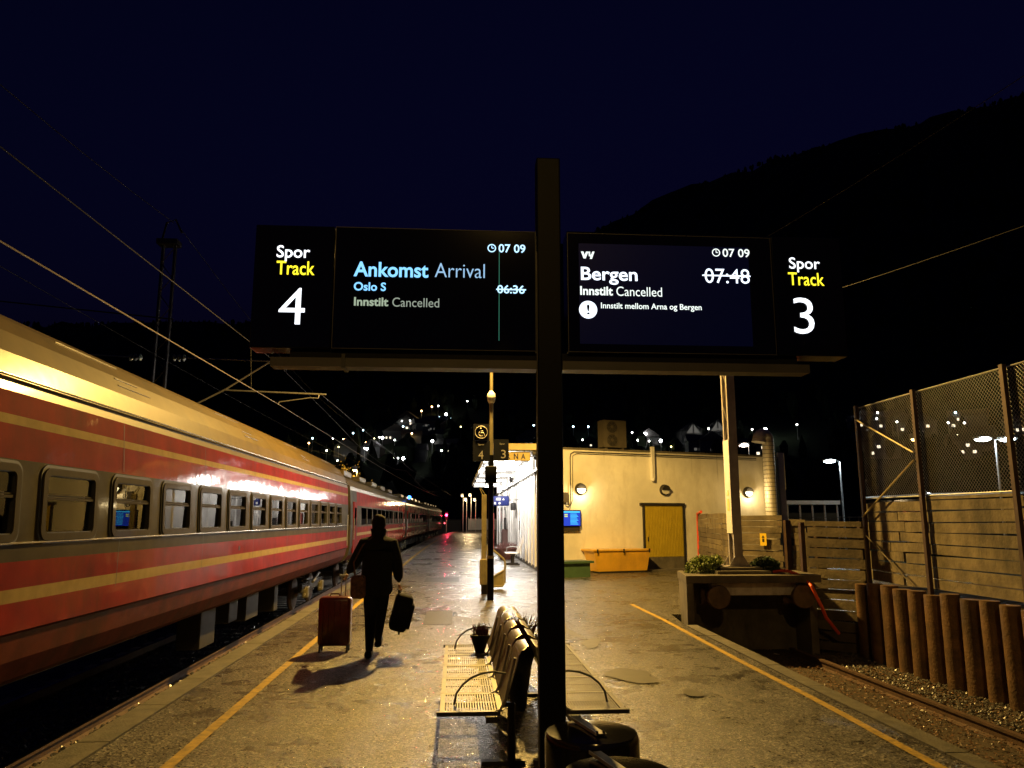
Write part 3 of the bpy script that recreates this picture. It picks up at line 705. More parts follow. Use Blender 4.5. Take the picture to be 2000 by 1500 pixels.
# ------------------------------------------------------------------ bins
def bin_(x, y, r, h, rot, label):
    t = thing('waste_bin', label, 'waste bin', (x, y, 0))
    b = MB(); b.lathe([(r * .9, 0), (r * .93, .04), (r, .3), (r, h - .03), (r * .985, h - .010), (r * .955, h), (r * .5, h + .006), (.001, h + .008)], (x, y, 0), 56); b.build('drum', M['binm'] if 'binm' in M else M['blackg'], t, True)
    b = MB(); mt = Matrix.Translation((x, y, 0)) @ Matrix.Rotation(rot, 4, 'Z')
    b.box(-.022, .022, -.10, r + .004, h + .010, h + .016, mt); b.build('lid_strap', M['darkmet'], t)
    b = MB(); b.box(-.026, -.0225, -.10, r + .004, h + .010, h + .022, mt); b.build('strap_edge', M['galv'], t)
    b = MB()
    for q in (-.015, .015): b.lathe([(.006, 0), (.006, .006), (.002, .009)], mt @ Vector((q, -.085, h + .016)), 8)
    b.build('screw', M['chrome'], t)
    return t
M['binm'] = mat('black_lacquer_bin', (.010, .009, .008), .12, var=.2, scale=6, bump=.05, bscale=40)
bin_(.57, 3.36, .195, .885, R(14), 'round black litter bin with a metal strap, just right of the display post')
bin_(.575, 2.83, .20, .885, R(14), 'nearest round black litter bin, cut off by the bottom of the frame')

# ------------------------------------------------------------------ trains
def coach(y0, y1, label, kind, x0):
    ym = (y0 + y1) / 2; root = thing('railway_coach', label, 'train coach', (x0, ym, -.55))
    hw = 1.52
    # side profile from below (distance from centre, z, material of strip above)
    prof = [(1.24, .40, 5), (1.36, .47, 5), (1.45, .64, 5), (1.50, .86, 5), (1.535, .885, 0), (1.52, 1.11, 1), (1.52, 1.215, 0), (1.52, 1.425, 2), (1.52, 1.555, 2), (1.535, 1.565, 2), (1.52, 1.575, 2),
            (1.52, 1.645, 9), (1.505, 2.125, 2), (1.50, 2.22, 0), (1.485, 2.49, 1), (1.48, 2.565, 0), (1.465, 2.75, 3), (1.44, 2.84, 3), (1.47, 2.852, 3), (1.43, 2.862, 3), (1.36, 3.08, 3), (1.20, 3.30, 3), (.98, 3.49, 3), (.72, 3.63, 3), (.38, 3.72, 3), (0, 3.75, 3)]
    if kind == 2:
        prof = [(1.30, .42, 5), (1.45, .60, 0), (1.52, .9, 0), (1.52, 1.20, 1), (1.52, 1.30, 0), (1.52, 1.50, 2), (1.52, 1.565, 9), (1.50, 2.18, 2), (1.50, 2.24, 0), (1.47, 2.72, 3), (1.46, 2.84, 3), (1.30, 3.02, 3), (1.05, 3.2, 3), (.7, 3.3, 3), (0, 3.34, 3)]
    mats = [M['red'], M['cream'], M['tgrey'], M['roof'], M['gasket'], M['skirt']]
    b = MB(); ys = [y0, y1]
    def pt(d, z, y): return (x0 + d, y, z)
    for sg in (1, -1):
        for i in range(len(prof) - 1):
            if prof[i][2] == 9: continue
            (d0, z0, m), (d1, z1, _) = prof[i], prof[i + 1]; b.cm = m
            if kind == 2 and sg == 1 and m in (0, 1) and z0 < 2.7:   # grey end panels
                segs = [(y0, y0 + 1.6, 2), (y0 + 1.6, y1 - .2, m), (y1 - .2, y1, 2)]
            else: segs = [(y0, y1, m)]
            for ya, yb, mm in segs:
                b.cm = mm; b.add([pt(sg * d0, z0, ya), pt(sg * d1, z1, ya), pt(sg * d1, z1, yb), pt(sg * d0, z0, yb)], [(0, 1, 2, 3)])
    iw = next(i for i in range(len(prof)) if prof[i][2] == 9); zb, zt = prof[iw][1], prof[iw + 1][1]
    b.cm = 2
    for yy in ys:   # ends
        lo = [pt(d, z, yy) for d, z, _ in prof]; hi = [pt(-d, z, yy) for d, z, _ in prof[::-1]]
        b.add(lo + hi, [tuple(range(len(lo) * 2))])
    b.cm = 5; b.add([pt(-1.22, .44, y0), pt(1.22, .44, y0), pt(1.22, .44, y1), pt(-1.22, .44, y1)], [(0, 1, 2, 3)])
    # windows
    if kind == 1:
        wins = [6.75 + 1.337 * i for i in range(-5, 14)]; wins = [(a, a + .98) for a in wins if a > y0 + .3 and a + 1.0 < y1 - .3]
        if y1 > 25: pass
        ww = .90; centers = [(a + c) / 2 for a, c in wins]
    else:
        wins = []; n = int((y1 - y0 - 4.2) / 1.85); centers = [y0 + 2.9 + 1.85 * (i + .5) - .2 for i in range(n)]; ww = 1.62
    d0, d1 = prof[iw][0], prof[iw + 1][0]
    b.cm = 2
    edges = [y0] + [v for c in centers for v in (c - ww / 2, c + ww / 2)] + [y1]
    for i in range(0, len(edges), 2):
        ya, yb = edges[i], edges[i + 1]
        b.add([pt(d0, zb, ya), pt(d1, zt, ya), pt(d1, zt, yb), pt(d0, zb, yb), pt(d0 - .08, zb, ya), pt(d1 - .08, zt, ya), pt(d1 - .08, zt, yb), pt(d0 - .08, zb, yb)], [(0, 1, 2, 3), (0, 4, 5, 1), (3, 2, 6, 7)])
    b.add([pt(-d0, zb, y0), pt(-d1, zt, y0), pt(-d1, zt, y1), pt(-d0, zb, y1)], [(0, 1, 2, 3)])
    b.build('body', mats, root, True, fixn=False)
    b = MB(); b.box(x0 + d0 - .34, x0 + d0 - .30, y0 + .05, y1 - .05, 1.2, 2.6); b.build('inner_partition', M['blind'] if kind == 1 else M['tgrey'], root)
    b = MB(); b.box(x0 + d0 - .30, x0 + d0 - .03, y0 + .05, y1 - .05, zb - .02, zb - .005); b.build('sill_shelf', M['tgrey'], root)
    if kind == 1:
        def rrect(w_, h_, r_, n=5):
            p = []
            for cx, cz, a0 in [(w_ - r_, h_ - r_, 0), (-w_ + r_, h_ - r_, 90), (-w_ + r_, -h_ + r_, 180), (w_ - r_, -h_ + r_, 270)]:
                for i in range(n + 1): a = R(a0 + 90 * i / n); p.append((cx + r_ * math.cos(a), cz + r_ * math.sin(a)))
            return p
        def ring(b, yc, zc, outer, inner, xo, xi):
            n = len(outer); tilt = lambda z: -(z - 1.66) * (.015 / .46)
            vs = [(x0 + xo + tilt(zc + q), yc + p, zc + q) for p, q in outer] + [(x0 + xo + tilt(zc + q), yc + p, zc + q) for p, q in inner]
            vs += [(x0 + xi + tilt(zc + q), yc + p, zc + q) for p, q in outer] + [(x0 + xi + tilt(zc + q), yc + p, zc + q) for p, q in inner]
            fs = []
            for i in range(n):
                j = (i + 1) % n
                fs += [(i, j, n + j, n + i), (2 * n + i, 2 * n + j, j, i), (n + i, n + j, 3 * n + j, 3 * n + i)]
            b.add(vs, fs)
        zc = 1.88; proto = None
        for k, c in enumerate(centers):
            if proto is None:
                f = bpy.data.objects.new('window', None)
                b = MB(); ring(b, c, zc, rrect(.50, .302, .095), rrect(.432, .242, .05), 1.545, 1.50)
                f = b.build('window', M['frame'], root, True)
                g = MB(); ring(g, c, zc, rrect(.53, .328, .11), rrect(.49, .295, .09), 1.532, 1.515); g.build('gasket', M['gasket'], f)
                g = MB(); ring(g, c, zc, rrect(.440, .250, .055), rrect(.425, .235, .045), 1.535, 1.50); g.build('gasket', M['gasket'], f)
                for za, zb2 in ((1.65, 1.915), (1.965, 2.12)):
                    g = MB(); g.box(x0 + 1.492, x0 + 1.498, c - .43, c + .43, za, zb2); g.build('pane', M['glass'], f)
                g = MB(); g.box(x0 + 1.488, x0 + 1.525, c - .43, c + .43, 1.918, 1.940); g.box(x0 + 1.488, x0 + 1.515, c - .43, c + .43, 1.946, 1.958); g.build('crossbar', M['frame'], f)
                proto = (f, c)
            else:
                f = copy_tree(proto[0]); f.location = (0, c - proto[1], 0)
            rr = random.Random(k + int(y0)); b = MB()
            for sg in (-1, 1):      # curtains
                b = MB(); wv = rr.uniform(.06, .2); n = 14; vs = []
                for i in range(n + 1):
                    yy = c + sg * (.46 - wv * i / n); xx = x0 + 1.40 + .012 * math.sin(i * 1.9)
                    vs += [(xx, yy, 1.60), (xx, yy, 2.18)]
                b.add(vs, [(2 * i, 2 * i + 1, 2 * i + 3, 2 * i + 2) for i in range(n)])
                b.build('curtain', M['blind'], root, fixn=False)
            if k % 3 == 0 or k % 4 == 1:
                b = MB(); b.bbox((x0 + 1.31, c - .12, 1.68), (.1, .26, .34), b=.045); b.build('head_silhouette', M['gasket'], root, True)  # dark head shape added for the silhouette shadow on the blind
        # added glowing strip that brightens the blinds behind the windows
        b = MB(); b.box(x0 + 1.22, x0 + 1.30, y0 + 1, y1 - 1, 2.25, 2.27); b.build('added_glow_strip', mat('added_blind_glow', (.5, .5, .5), .5, var=0, emit=(1, .88, .62), estr=1.5), root)
    else:
        for c in centers:
            b = MB(); b.box(x0 + 1.488, x0 + 1.497, c - ww / 2, c + ww / 2, zb, zt); b.build('window', M['dglass'], root)
        for yd in (y0 + 1.0, y1 - 1.6):
            b = MB(); b.bbox((x0 + 1.515, yd, 1.5), (.04, .75, 1.7), b=.01); d = b.build('door', M['red'], root)
            b = MB(); b.bbox((x0 + 1.537, yd, 1.85), (.012, .42, .6), b=.004); b.build('door_window', M['dglass'], d)
            b = MB(); b.tube([(x0 + 1.56, yd - .42, 1.1), (x0 + 1.56, yd - .42, 1.8)], .012, 6); b.build('handrail', M['galv'], root)
        for yy in [y0 + 3 + 4.4 * i for i in range(5)]:
            b = MB(); b.bbox((x0 + .2, yy, 3.40), (1.5, 1.9, .22), b=.05); b.build('roof_unit', M['roof'], root)
    if kind == 1:
        for k in range(10):
            ys_ = y0 + 2.2 + 2.674 * k
            g = MB()
            for (da, za, db, zb_) in ((1.5215, .90, 1.5215, 1.55), (1.5075, 2.24, 1.468, 2.74)):
                g.add([(x0 + da, ys_, za), (x0 + db, ys_, zb_), (x0 + db, ys_ + .010, zb_), (x0 + da, ys_ + .010, za)], [(0, 1, 2, 3)])
            g.build('panel_seam', M['gasket'], root, fixn=False)
        g = MB(); g.box(x0 + 1.5, x0 + 1.523, 12.78, 12.86, 1.27, 1.34); g.build('socket_hole', M['gasket'], root)
        g = MB(); g.bbox((x0 + 1.53, (y0 + y1) / 2, 1.568), (.03, y1 - y0 - .1, .016), b=.004); g.build('waist_rail', M['galvt'], root)
        g = MB(); g.bbox((x0 + 1.465, (y0 + y1) / 2, 2.868), (.035, y1 - y0 - .1, .014), b=.004); g.build('rain_gutter', M['galvt'], root)
        for yd in (y0 + .25, y1 - .45):
            g = MB(); g.tube([(x0 + 1.57, yd, .95), (x0 + 1.57, yd, 1.9)], .013, 6); g.build('handrail', M['galv'], root)
    # roof ribs and drip rail
    for d, z, ln in ([(1.285, 3.19, .9), (1.225, 3.27, .6), (1.0, 3.475, 1.4)] if kind == 1 else []):
        for yy in [y0 + 3.2 + 5.1 * i for i in range(5)]:
            b = MB(); b.bbox((x0 + d, yy + d * 2, z), (.012, ln, .014), b=.004); b.build('roof_seam', M['roof'], root)
    # underframe
    b = MB(); b.box(x0 - .6, x0 + .6, y0 + .4, y1 - .4, .16, .39); b.build('underframe', M['darkmet'], root)
    for yb_ in (y0 + 3.3, y1 - 3.3):
        g = MB(); g.bbox((x0 + 1.02, yb_, .02), (.12, 3.0, .22), b=.03); g.bbox((x0 - 1.02, yb_, .02), (.12, 3.0, .22), b=.03)
        g.bbox((x0, yb_, .05), (1.9, .5, .26), b=.03); bo = g.build('bogie', M['darkmet'], root)
        for dy in (-1.1, 1.1):
            g = MB()
            for sx in (-.75, .75): g.lathe([(.40, -.05), (.43, .0), (.40, .06), (.12, .08)], (x0 + sx, yb_ + dy, -.12), 24, Matrix.Rotation(R(90 * (1 if sx > 0 else -1)), 4, 'Y'))
            g.tube([(x0 - .9, yb_ + dy, -.12), (x0 + .9, yb_ + dy, -.12)], .07, 8); g.build('wheelset', M['rust'], bo, True)
            g = MB(); g.bbox((x0 + 1.10, yb_ + dy, -.10), (.14, .26, .28), b=.03); g.build('axle_box', M['brassd'], bo)
            for q in (-.24, .24):
                g = MB()
                pts = [(x0 + 1.08 + .055 * math.cos(a * .9), yb_ + dy + q + .055 * math.sin(a * .9), .0 + .02 * a) for a in range(-8, 14)]
                g.tube(pts, .014, 5); g.build('spring', M['brassd'], bo, True)
            
        g = MB(); g.tube([(x0 + 1.16, yb_ - .5, .12), (x0 + 1.16, yb_ + .35, .30)], .04, 8); g.build('damper', M['brassd'], bo, True)
    for k, (yy, wd, hh) in enumerate([(y0 + 14.9, .75, .62), (y0 + 16.3, .55, .42), (y0 + 17.6, .9, .52), (y0 + 19.6, .35, .6)] if kind == 1 else [(y0 + 8, 2.4, .5), (y0 + 12.5, 3.0, .55), (y0 + 17, 1.6, .5)]):
        b = MB(); b.bbox((x0 + .88, yy, .40 - hh / 2), (.36, wd, hh), b=.02); b.build('equipment_box', M['boxg'], root)
    return root
M['galvt'] = mat('polished_trim', (.36, .32, .22), .25, .8, var=.1)
M['brassd'] = mat('dusty_bogie_steel', (.11, .095, .055), .65, .1, var=.5)
M['boxg'] = mat('equipment_box_grey', (.022, .019, .017), .7, var=.4)
xc = -4.97
coach(-1.9, 25.3, 'nearest red and grey coach with rounded framed windows and a pale roof', 1, xc)
def far_coach(y0, y1, label):
    r = coach(y0, y1, label, 2, xc)
    a, b_ = bow(y0), bow(y1); r.location.x = xc + (a + b_) / 2; r.rotation_euler.z = -math.atan2(b_ - a, y1 - y0)
    return r
far_coach(25.9, 51.6, 'second red coach with a continuous dark window band, beyond the nearest coach')
far_coach(52.2, 77.6, 'third red coach, half way along the train')
r4 = far_coach(78.2, 103.4, 'last red coach at the far end of the train')
# tail lamps sit on the last coach
b = MB(); b.ball((-2.0, 103.6, 1.3), .09, n=6); b.ball((-4.6, 103.6, 1.3), .09, n=6)
o = b.build('tail_lamp', E['redd'], None); o.parent = r4; o.matrix_parent_inverse = Matrix.Translation(-r4.location)

# signals
t = thing('railway_signal', 'signal post showing a bright red light past the last coach', 'signal', (-1.42, 112, 0))
b = MB(); b.tube([(-1.42, 112, -.7), (-1.42, 112, 2.8)], .06, 6); b.build('post', M['galv'], t)
b = MB(); b.bbox((-1.42, 112, 2.3), (.45, .15, 1.1), b=.03); b.build('head', M['black'], t)
b = MB(); b.ball((-1.42, 111.88, 2.4), .17, n=6); b.build('lens', E['redl'], t)
point('red_light', (-1.42, 111.5, 2.4), 260, (1, .03, .08), .1, t)
t = thing('signal_lamp', 'small blue lamp on a thin post above the joint between second and third coach', 'signal', (-3.25, 54, 3.2))
b = MB(); b.tube([(-3.28, 54.05, 3.0), (-3.28, 54.05, 3.28)], .03, 6); b.build('bracket', M['darkmet'], t)
b = MB(); b.ball((-3.25, 53.95, 3.27), .13, n=6); b.build('lens', E['bluel'], t)

# ------------------------------------------------------------------ station building
C0 = Vector((2.82, 25.95, 0)); ang = math.atan(.34)
FM = Matrix.Translation(C0) @ Matrix.Rotation(ang, 4, 'Z')     # local x along the facade, local -y towards the viewer
def F(u, d, z): return FM @ Vector((u, -d, z))
E1 = F(10.42, 0, 0)
t = thing('station_building', 'long flat roofed station building with cream end wall and white platform side', 'building', (2.82, 25.95, 0))
b = MB(); fp = [(2.82, 25.95), (E1.x, E1.y), (E1.x, 55), (2.82, 55)]
b.cm = 0; b.prism(fp, 0, 4.14); b.m[:] = [2, 2, 0, 0, 1, 1]
b.m[len(b.m) - 4] = 0; b.m[-1] = 1
b.build('wall', [M['plaster'], M['white'], M['felt']], t, origin=None, fixn=True)
b = MB(); b.prism([(2.80, 25.93 - .02), (E1.x + .03, E1.y - .02), (E1.x + .03, 55.05), (2.80, 55.05)], 4.14, 4.20); b.build('coping', M['concrete'], t)
# platform side: battens, ledge, panels
for i in range(22):
    y = 26.3 + 1.28 * i
    b = MB(); b.box(2.76, 2.818, y, y + .07, .1, 3.38); b.build('batten', M['white'], t)
    if i < 21:
        b = MB(); b.box(2.70, 2.818, y + .2, y + .32, 3.52, 3.98); b.build('bracket', M['white'], t)
b = MB(); b.box(2.68, 2.818, 26.0, 54.9, 3.40, 3.46); b.build('ledge', M['darkmet'], t)
b = MB(); b.box(2.79, 2.818, 25.98, 54.9, .0, .14); b.build('plinth', M['concrete'], t)
for (ya, yb) in [(44.2, 45.4), (47.6, 48.8), (51.0, 52.2)]:
    b = MB(); b.box(2.77, 2.818, ya, yb, .12, 2.5); d = b.build('door', M['tgrey'], t)
    b = MB(); b.box(2.755, 2.768, ya + .15, yb - .15, 1.0, 2.3); b.build('door_window', mat('frosted_lit_glass', (.45, .55, .55), .3, var=.05), d)
# canopy
b = MB(); b.box(1.14, 2.818, 25.8, 54.0, 4.02, 4.06); b.build('soffit', M['soffit'], t)
b = MB(); b.box(1.10, 2.818, 25.70, 54.1, 4.062, 4.26); b.build('canopy_roof', M['felt'], t)
b = MB(); b.box(1.05, 3.05, 25.66, 25.698, 4.055, 4.265); b.build('fascia', M['fascia'], t)
b = MB(); b.box(1.055, 1.098, 25.70, 54.1, 4.03, 4.25); b.build('fascia', M['whitem'], t)
for i in range(11):
    y = 27.2 + 2.56 * i
    b = MB(); b.box(1.15, 2.815, y, y + .09, 3.93, 4.018); b.build('canopy_beam', M['soffit'], t)
# yellow door in the end wall
b = MB()
bm0 = FM
b.box(4.02, 5.62, -.045, -.005, .46, 2.24, bm0)
n = 24
for i in range(n):
    u = 4.03 + 1.58 * i / n; b.box(u, u + .035, -.060, -.045, .46, 2.24, bm0)
d = b.build('door', M['doory'], t)
g = MB(); g.box(4.02, 5.62, -.05, -.005, .04, .455, bm0); g.build('kick_plate', M['concrete'], d)
g = MB(); g.box(4.10, 4.13, -.09, -.06, 1.0, 1.15, bm0); g.build('handle', M['darkmet'], d)
b = MB(); b.box(3.95, 4.02, -.07, -.003, .0, 2.32, bm0); b.box(5.62, 5.69, -.07, -.003, .0, 2.32, bm0); b.box(3.84, 5.71, -.09, -.003, 2.24, 2.34, bm0); b.build('door_frame', M['darkmet'], t)
b = MB(); b.box(3.9, 5.8, -.5, -.003, .0, .05, bm0); b.build('door_step', M['concrete'], t)
# grey corner panels and tall white chimney box on the right
b = MB(); b.box(9.78, 9.96, -.08, -.003, 0, 4.1, bm0); b.box(10.0, 10.1, -.12, -.003, 0, 4.1, bm0); b.build('corner_trim', mat('bluish_grey_metal', (.30, .36, .38), .4, .3, var=.1), t)
b = MB(); b.box(10.12, 10.42, -.10, -.003, 2.9, 4.32, bm0); b.box(10.16, 10.42, -.08, -.003, 0, 2.898, bm0); b.build('downpipe', M['whitem'], t)
b = MB(); b.box(4.345, 4.455, -.13, -.003, 3.2, 4.34, bm0); b.lathe([(.04, 0), (.07, .03), (.07, .1)], F(4.40, .075, 3.10), 10); b.build('overflow_pipe', M['whitem'], t)
# ARNA station sign
t = thing('station_name_sign', 'cream sign with dark letters ARNA hanging from the canopy end', 'sign', (1.9, 25.55, 3.68))
b = MB(); b.bbox((1.88, 25.55, 3.82), (1.08, .10, .30), b=.02); b.build('board', M['arna'], t)
b = MB(); b.box(1.34, 2.42, 25.485, 25.497, 3.955, 3.972); b.box(1.34, 2.42, 25.485, 25.497, 3.668, 3.684); b.build('edging', M['darkmet'], t)
for ch_, xa_, xb_ in (('A', 1.372, 1.52), ('R', 1.625, 1.763), ('N', 1.873, 2.02), ('A', 2.115, 2.262)): text(ch_, xa_, xb_, 3.725, 3.915, 25.492, M['navy'], t, bold=.03)
b = MB(); b.tube([(1.5, 25.55, 3.97), (1.5, 25.75, 4.05)], .012, 6); b.tube([(2.25, 25.55, 3.97), (2.25, 25.75, 4.05)], .012, 6); b.build('hanger', M['darkmet'], t)
t = thing('camera_dome', 'grey surveillance camera on the building corner beside the station name sign', 'camera', (2.62, 25.7, 3.75))
b = MB(); b.bbox((2.60, 25.72, 3.93), (.2, .22, .16), b=.04); b.build('housing', M['darkmet'], t, True)
b = MB(); b.lathe([(.02, -.08), (.07, -.04), (.08, .03)], (2.62, 25.68, 3.80), 14); b.build('dome', M['dglass'], t, True)
# canopy luminaires
lamp_lab = ['ceiling lamp under the canopy, nearest to the station name sign', 'second ceiling lamp under the canopy from the near end', 'third ceiling lamp under the canopy from the near end', 'fourth ceiling lamp under the canopy from the near end', 'farthest ceiling lamp under the canopy']
for i, y in enumerate([28.6, 33.2, 38.4, 44.0, 50.0]):
    t = thing('canopy_lamp', lamp_lab[i], 'lamp', (1.95, y, 3.9), 'canopy ceiling lamps')
    b = MB(); b.lathe([(.20, 0), (.22, -.05), (.20, -.09)], (1.95, y, 4.0), 20); b.build('housing', M['whitem'], t, True)
    b = MB(); b.lathe([(.185, -.09), (.17, -.14), (.08, -.17)], (1.95, y, 4.0), 20); b.build('lens', E['cool'], t, True)
    point('canopy_light', (1.95, y, 3.74), P_CANOPY, COOL, .10, t)
t = thing('floodlight', 'small bright floodlight on the canopy edge pointing at the platform', 'lamp', (1.12, 31.0, 3.7))
b = MB(); b.bbox((1.0, 31, 3.72), (.14, .24, .18), Matrix.Rotation(R(30), 4, 'Y'), b=.02); b.build('housing', M['whitem'], t)
b = MB(); b.bbox((.955, 30.9, 3.66), (.13, .16, .12), Matrix.Rotation(R(30), 4, 'Y'), b=.02); b.build('lens', E['cool'], t)
b = MB(); b.tube([(1.07, 31, 3.8), (1.12, 31, 4.05)], .015, 6); b.build('bracket', M['galv'], t)
point('flood_light', (.84, 30.7, 3.5), 220, COOL, .08, t)
# things along the white wall
t = thing('pictogram_sign', 'blue sign with white station pictograms sticking out from the white wall', 'sign', (1.9, 34.5, 2.3))
zz = 2.57
b = MB(); b.bbox((1.95, 34.5, zz), (.75, .06, .44), b=.06); b.build('board', M['blue'], t, True)
b = MB(); b.box(1.75, 1.95, 34.46, 34.468, zz + .03, zz + .13); b.box(1.66, 1.74, 34.46, 34.468, zz - .15, zz - .06); b.lathe([(.05, 0), (.05, .004)], (1.9, 34.462, zz - .10), 12, Matrix.Rotation(R(90), 4, 'X')); b.prism([(2.02, zz + .04), (2.12, zz + .04), (2.07, zz + .12)], -.002, .002, Matrix.Translation((0, 34.463, 0)) @ Matrix.Rotation(R(90), 4, 'X')); b.build('pictogram', M['letter'], t)
b = MB(); b.tube([(2.3, 34.5, zz + .08), (2.82, 34.5, zz + .08)], .018, 6); b.build('bracket', M['darkmet'], t)
t = thing('hanging_clock', 'small dark box hanging from a thin bracket on the white wall', 'loudspeaker', (2.62, 36, 2.1))
b = MB(); b.bbox((2.62, 36, 2.35), (.26, .2, .34), b=.05); b.build('housing', M['darkmet'], t, True)
b = MB(); b.tube([(2.3, 36, 2.62), (2.82, 36, 2.62)], .012, 6); b.tube([(2.62, 36, 2.5), (2.62, 36, 2.62)], .01, 6); b.build('bracket', M['darkmet'], t)
t = thing('loudspeaker', 'round grey loudspeaker on the upper white wall under the canopy', 'loudspeaker', (2.6, 37, 3.5))
b = MB(); b.lathe([(.16, 0), (.15, .1), (.05, .2)], (2.5, 37, 3.62), 16, Matrix.Rotation(R(70), 4, 'Y')); b.build('horn', M['darkmet'], t, True)
b = MB(); b.tube([(2.62, 37, 3.62), (2.82, 37, 3.62)], .015, 6); b.build('bracket', M['galv'], t)
t = thing('lamp_tube', 'dark tubular lamp fitting slung under the canopy by the white wall', 'lamp', (2.4, 29.6, 3.9))
b = MB(); b.tube([(2.45, 29.0, 3.9), (2.45, 31.0, 3.9)], .05, 8); b.build('tube', M['darkmet'], t, True)
b = MB(); b.tube([(2.45, 29.3, 3.9), (2.45, 29.3, 4.02)], .01, 5); b.tube([(2.45, 30.7, 3.9), (2.45, 30.7, 4.02)], .01, 5); b.build('hanger', M['galv'], t)
t = thing('ticket_machine', 'upright dark ticket machine screen standing at the white wall', 'machine', (2.55, 42, 0))
b = MB(); b.bbox((2.6, 42, .7), (.3, .5, 1.1), b=.03); b.build('cabinet', mat('brown_cabinet', (.14, .07, .06), .6, var=.1), t)
b = MB(); b.bbox((2.62, 42, 1.55), (.12, .55, .62), b=.02); b.build('screen', M['darkmet'], t)
t = thing('notice', 'small grey notice fixed on the white wall above the wall bench', 'notice', (2.8, 34.6, 1.4))
b = MB(); b.box(2.79, 2.815, 34.5, 34.85, 1.3, 1.7); b.build('plate', M['concrete'], t)
b = MB(); b.box(2.786, 2.79, 34.53, 34.82, 1.33, 1.67); b.build('sheet', M['tgrey'], t)
# wall bench with two metal seats
t = thing('wall_bench', 'pale metal two seat bench with tall backs against the white wall', 'bench', (2.4, 31.2, 0))
for y in (30.9, 31.6):
    b = MB(); b.box(1.95, 2.42, y - .26, y + .26, .44, .465); b.build('seat', M['whitem'], t)
    b = MB(); b.prism([(2.42, .46), (2.46, .46), (2.66, 1.02), (2.62, 1.03)], -.26, .26, Matrix.Translation((0, y, 0)) @ Matrix.Rotation(R(90), 4, 'X')); b.build('backrest', M['whitem'], t)
b = MB(); b.box(2.18, 2.3, 30.7, 31.8, .36, .42); b.build('beam', M['darkmet'], t)
for y in (30.85, 31.65):
    b = MB(); b.box(2.2, 2.28, y - .03, y + .03, .05, .38); b.box(1.95, 2.5, y - .03, y + .03, 0, .05); b.build('leg', M['darkmet'], t)
b = MB(); b.tube([(2.0, 31.24, .46), (2.02, 31.24, .66), (2.2, 31.24, .70), (2.5, 31.24, .68)], .015, 6); b.build('armrest', M['galv'], t)
t = thing('flower_tub', 'wide reddish tub of heather at the foot of the white wall', 'plant pot', (2.25, 35.2, 0))
b = MB(); b.lathe([(.28, 0), (.42, .22), (.52, .42), (.55, .50), (.50, .50), (.48, .46)], (2.25, 35.2, 0), 20); b.build('tub', M['terra'], t, True)
b = MB(); heather(b, 2.25, 35.2, .46, .45, 240, .3, random.Random(9)); b.build('heather', M['heath'], t, fixn=False)
t = thing('advert_column', 'slim reddish cabinet at the far end of the white wall', 'cabinet', (2.2, 47, 0))
b = MB(); b.bbox((2.2, 47, 1.1), (.12, .5, 2.1), b=.03); b.build('panel', mat('dull_red_panel', (.35, .06, .05), .5, var=.1), t); b = MB(); b.box(2.1, 2.3, 46.7, 47.3, 0, .06); b.build('foot', M['darkmet'], t)

# things on the end wall
def bulkhead(u, z, lit, label):
    c = F(u, .03, z); t = thing('wall_lamp', label, 'lamp', tuple(c), 'round bulkhead lamps on the cream wall')
    rot = Matrix.Rotation(ang, 4, 'Z') @ Matrix.Rotation(R(90), 4, 'X')
    b = MB(); b.lathe([(.20, 0), (.20, .05), (.17, .09)], F(u, .0, z), 24, rot); b.build('body', M['darkmet'], t, True)
    b = MB(); q = [(.155 * math.cos(R(a)), .155 * math.sin(R(a))) for a in range(180, 361, 15)]
    mt = Matrix.Translation(F(u, .095, z)) @ rot
    b.prism(q, 0, .03, mt); b.build('lens', E['bulk'] if lit else M['whitem'], t)
    b = MB(); q = [(.17 * math.cos(R(a)), .17 * math.sin(R(a)) ) for a in range(0, 181, 15)]
    b.prism(q, -.01, .07, mt); b.build('hood', M['darkmet'], t)
    if lit: point('bulkhead_light', F(u, .20, z - .08), 42, (1, .74, .36), .06, t)
bulkhead(1.48, 2.79, True, 'lit round wall lamp above the blue departure screen'); bulkhead(4.9, 2.80, False, 'unlit round wall lamp above the mustard door'); bulkhead(8.62, 2.78, True, 'lit round wall lamp at the right end of the cream wall')
t = thing('departure_screen', 'blue departure list screen mounted on the cream end wall', 'screen', tuple(F(1.0, .1, 1.37)))
b = MB(); b.box(.55, 1.43, -.14, -.02, 1.52, 2.07, FM); b.build('housing', M['panel'], t)
b = MB(); b.box(.55, 1.40, -.10, -.02, 1.37, 1.515, FM); b.build('shelf_box', M['beamc'], t)
b = MB(); b.box(.58, 1.40, -.145, -.142, 1.55, 2.04, FM); b.build('screen', E['scr'], t)
b = MB()
b.box(.60, 1.38, -.148, -.146, 1.985, 2.03, FM)
for i in range(9): b.box(1.02, 1.26 + .03 * (i % 3), -.148, -.146, 1.93 - .042 * i, 1.948 - .042 * i, FM); b.box(.62, .74 + .02 * (i % 2), -.148, -.146, 1.93 - .042 * i, 1.945 - .042 * i, FM)
b.build('screen_lines', E['scr2'], t)
b = MB(); b.box(.80, .92, -.148, -.146, 1.90, 1.94, FM); b.box(.80, .92, -.148, -.146, 1.84, 1.88, FM); b.build('screen_highlight', E['scrg'], t)
t = thing('grit_box', 'orange yellow grit box with sloping lid by the mustard door', 'grit box', tuple(F(2.6, .5, 0)))
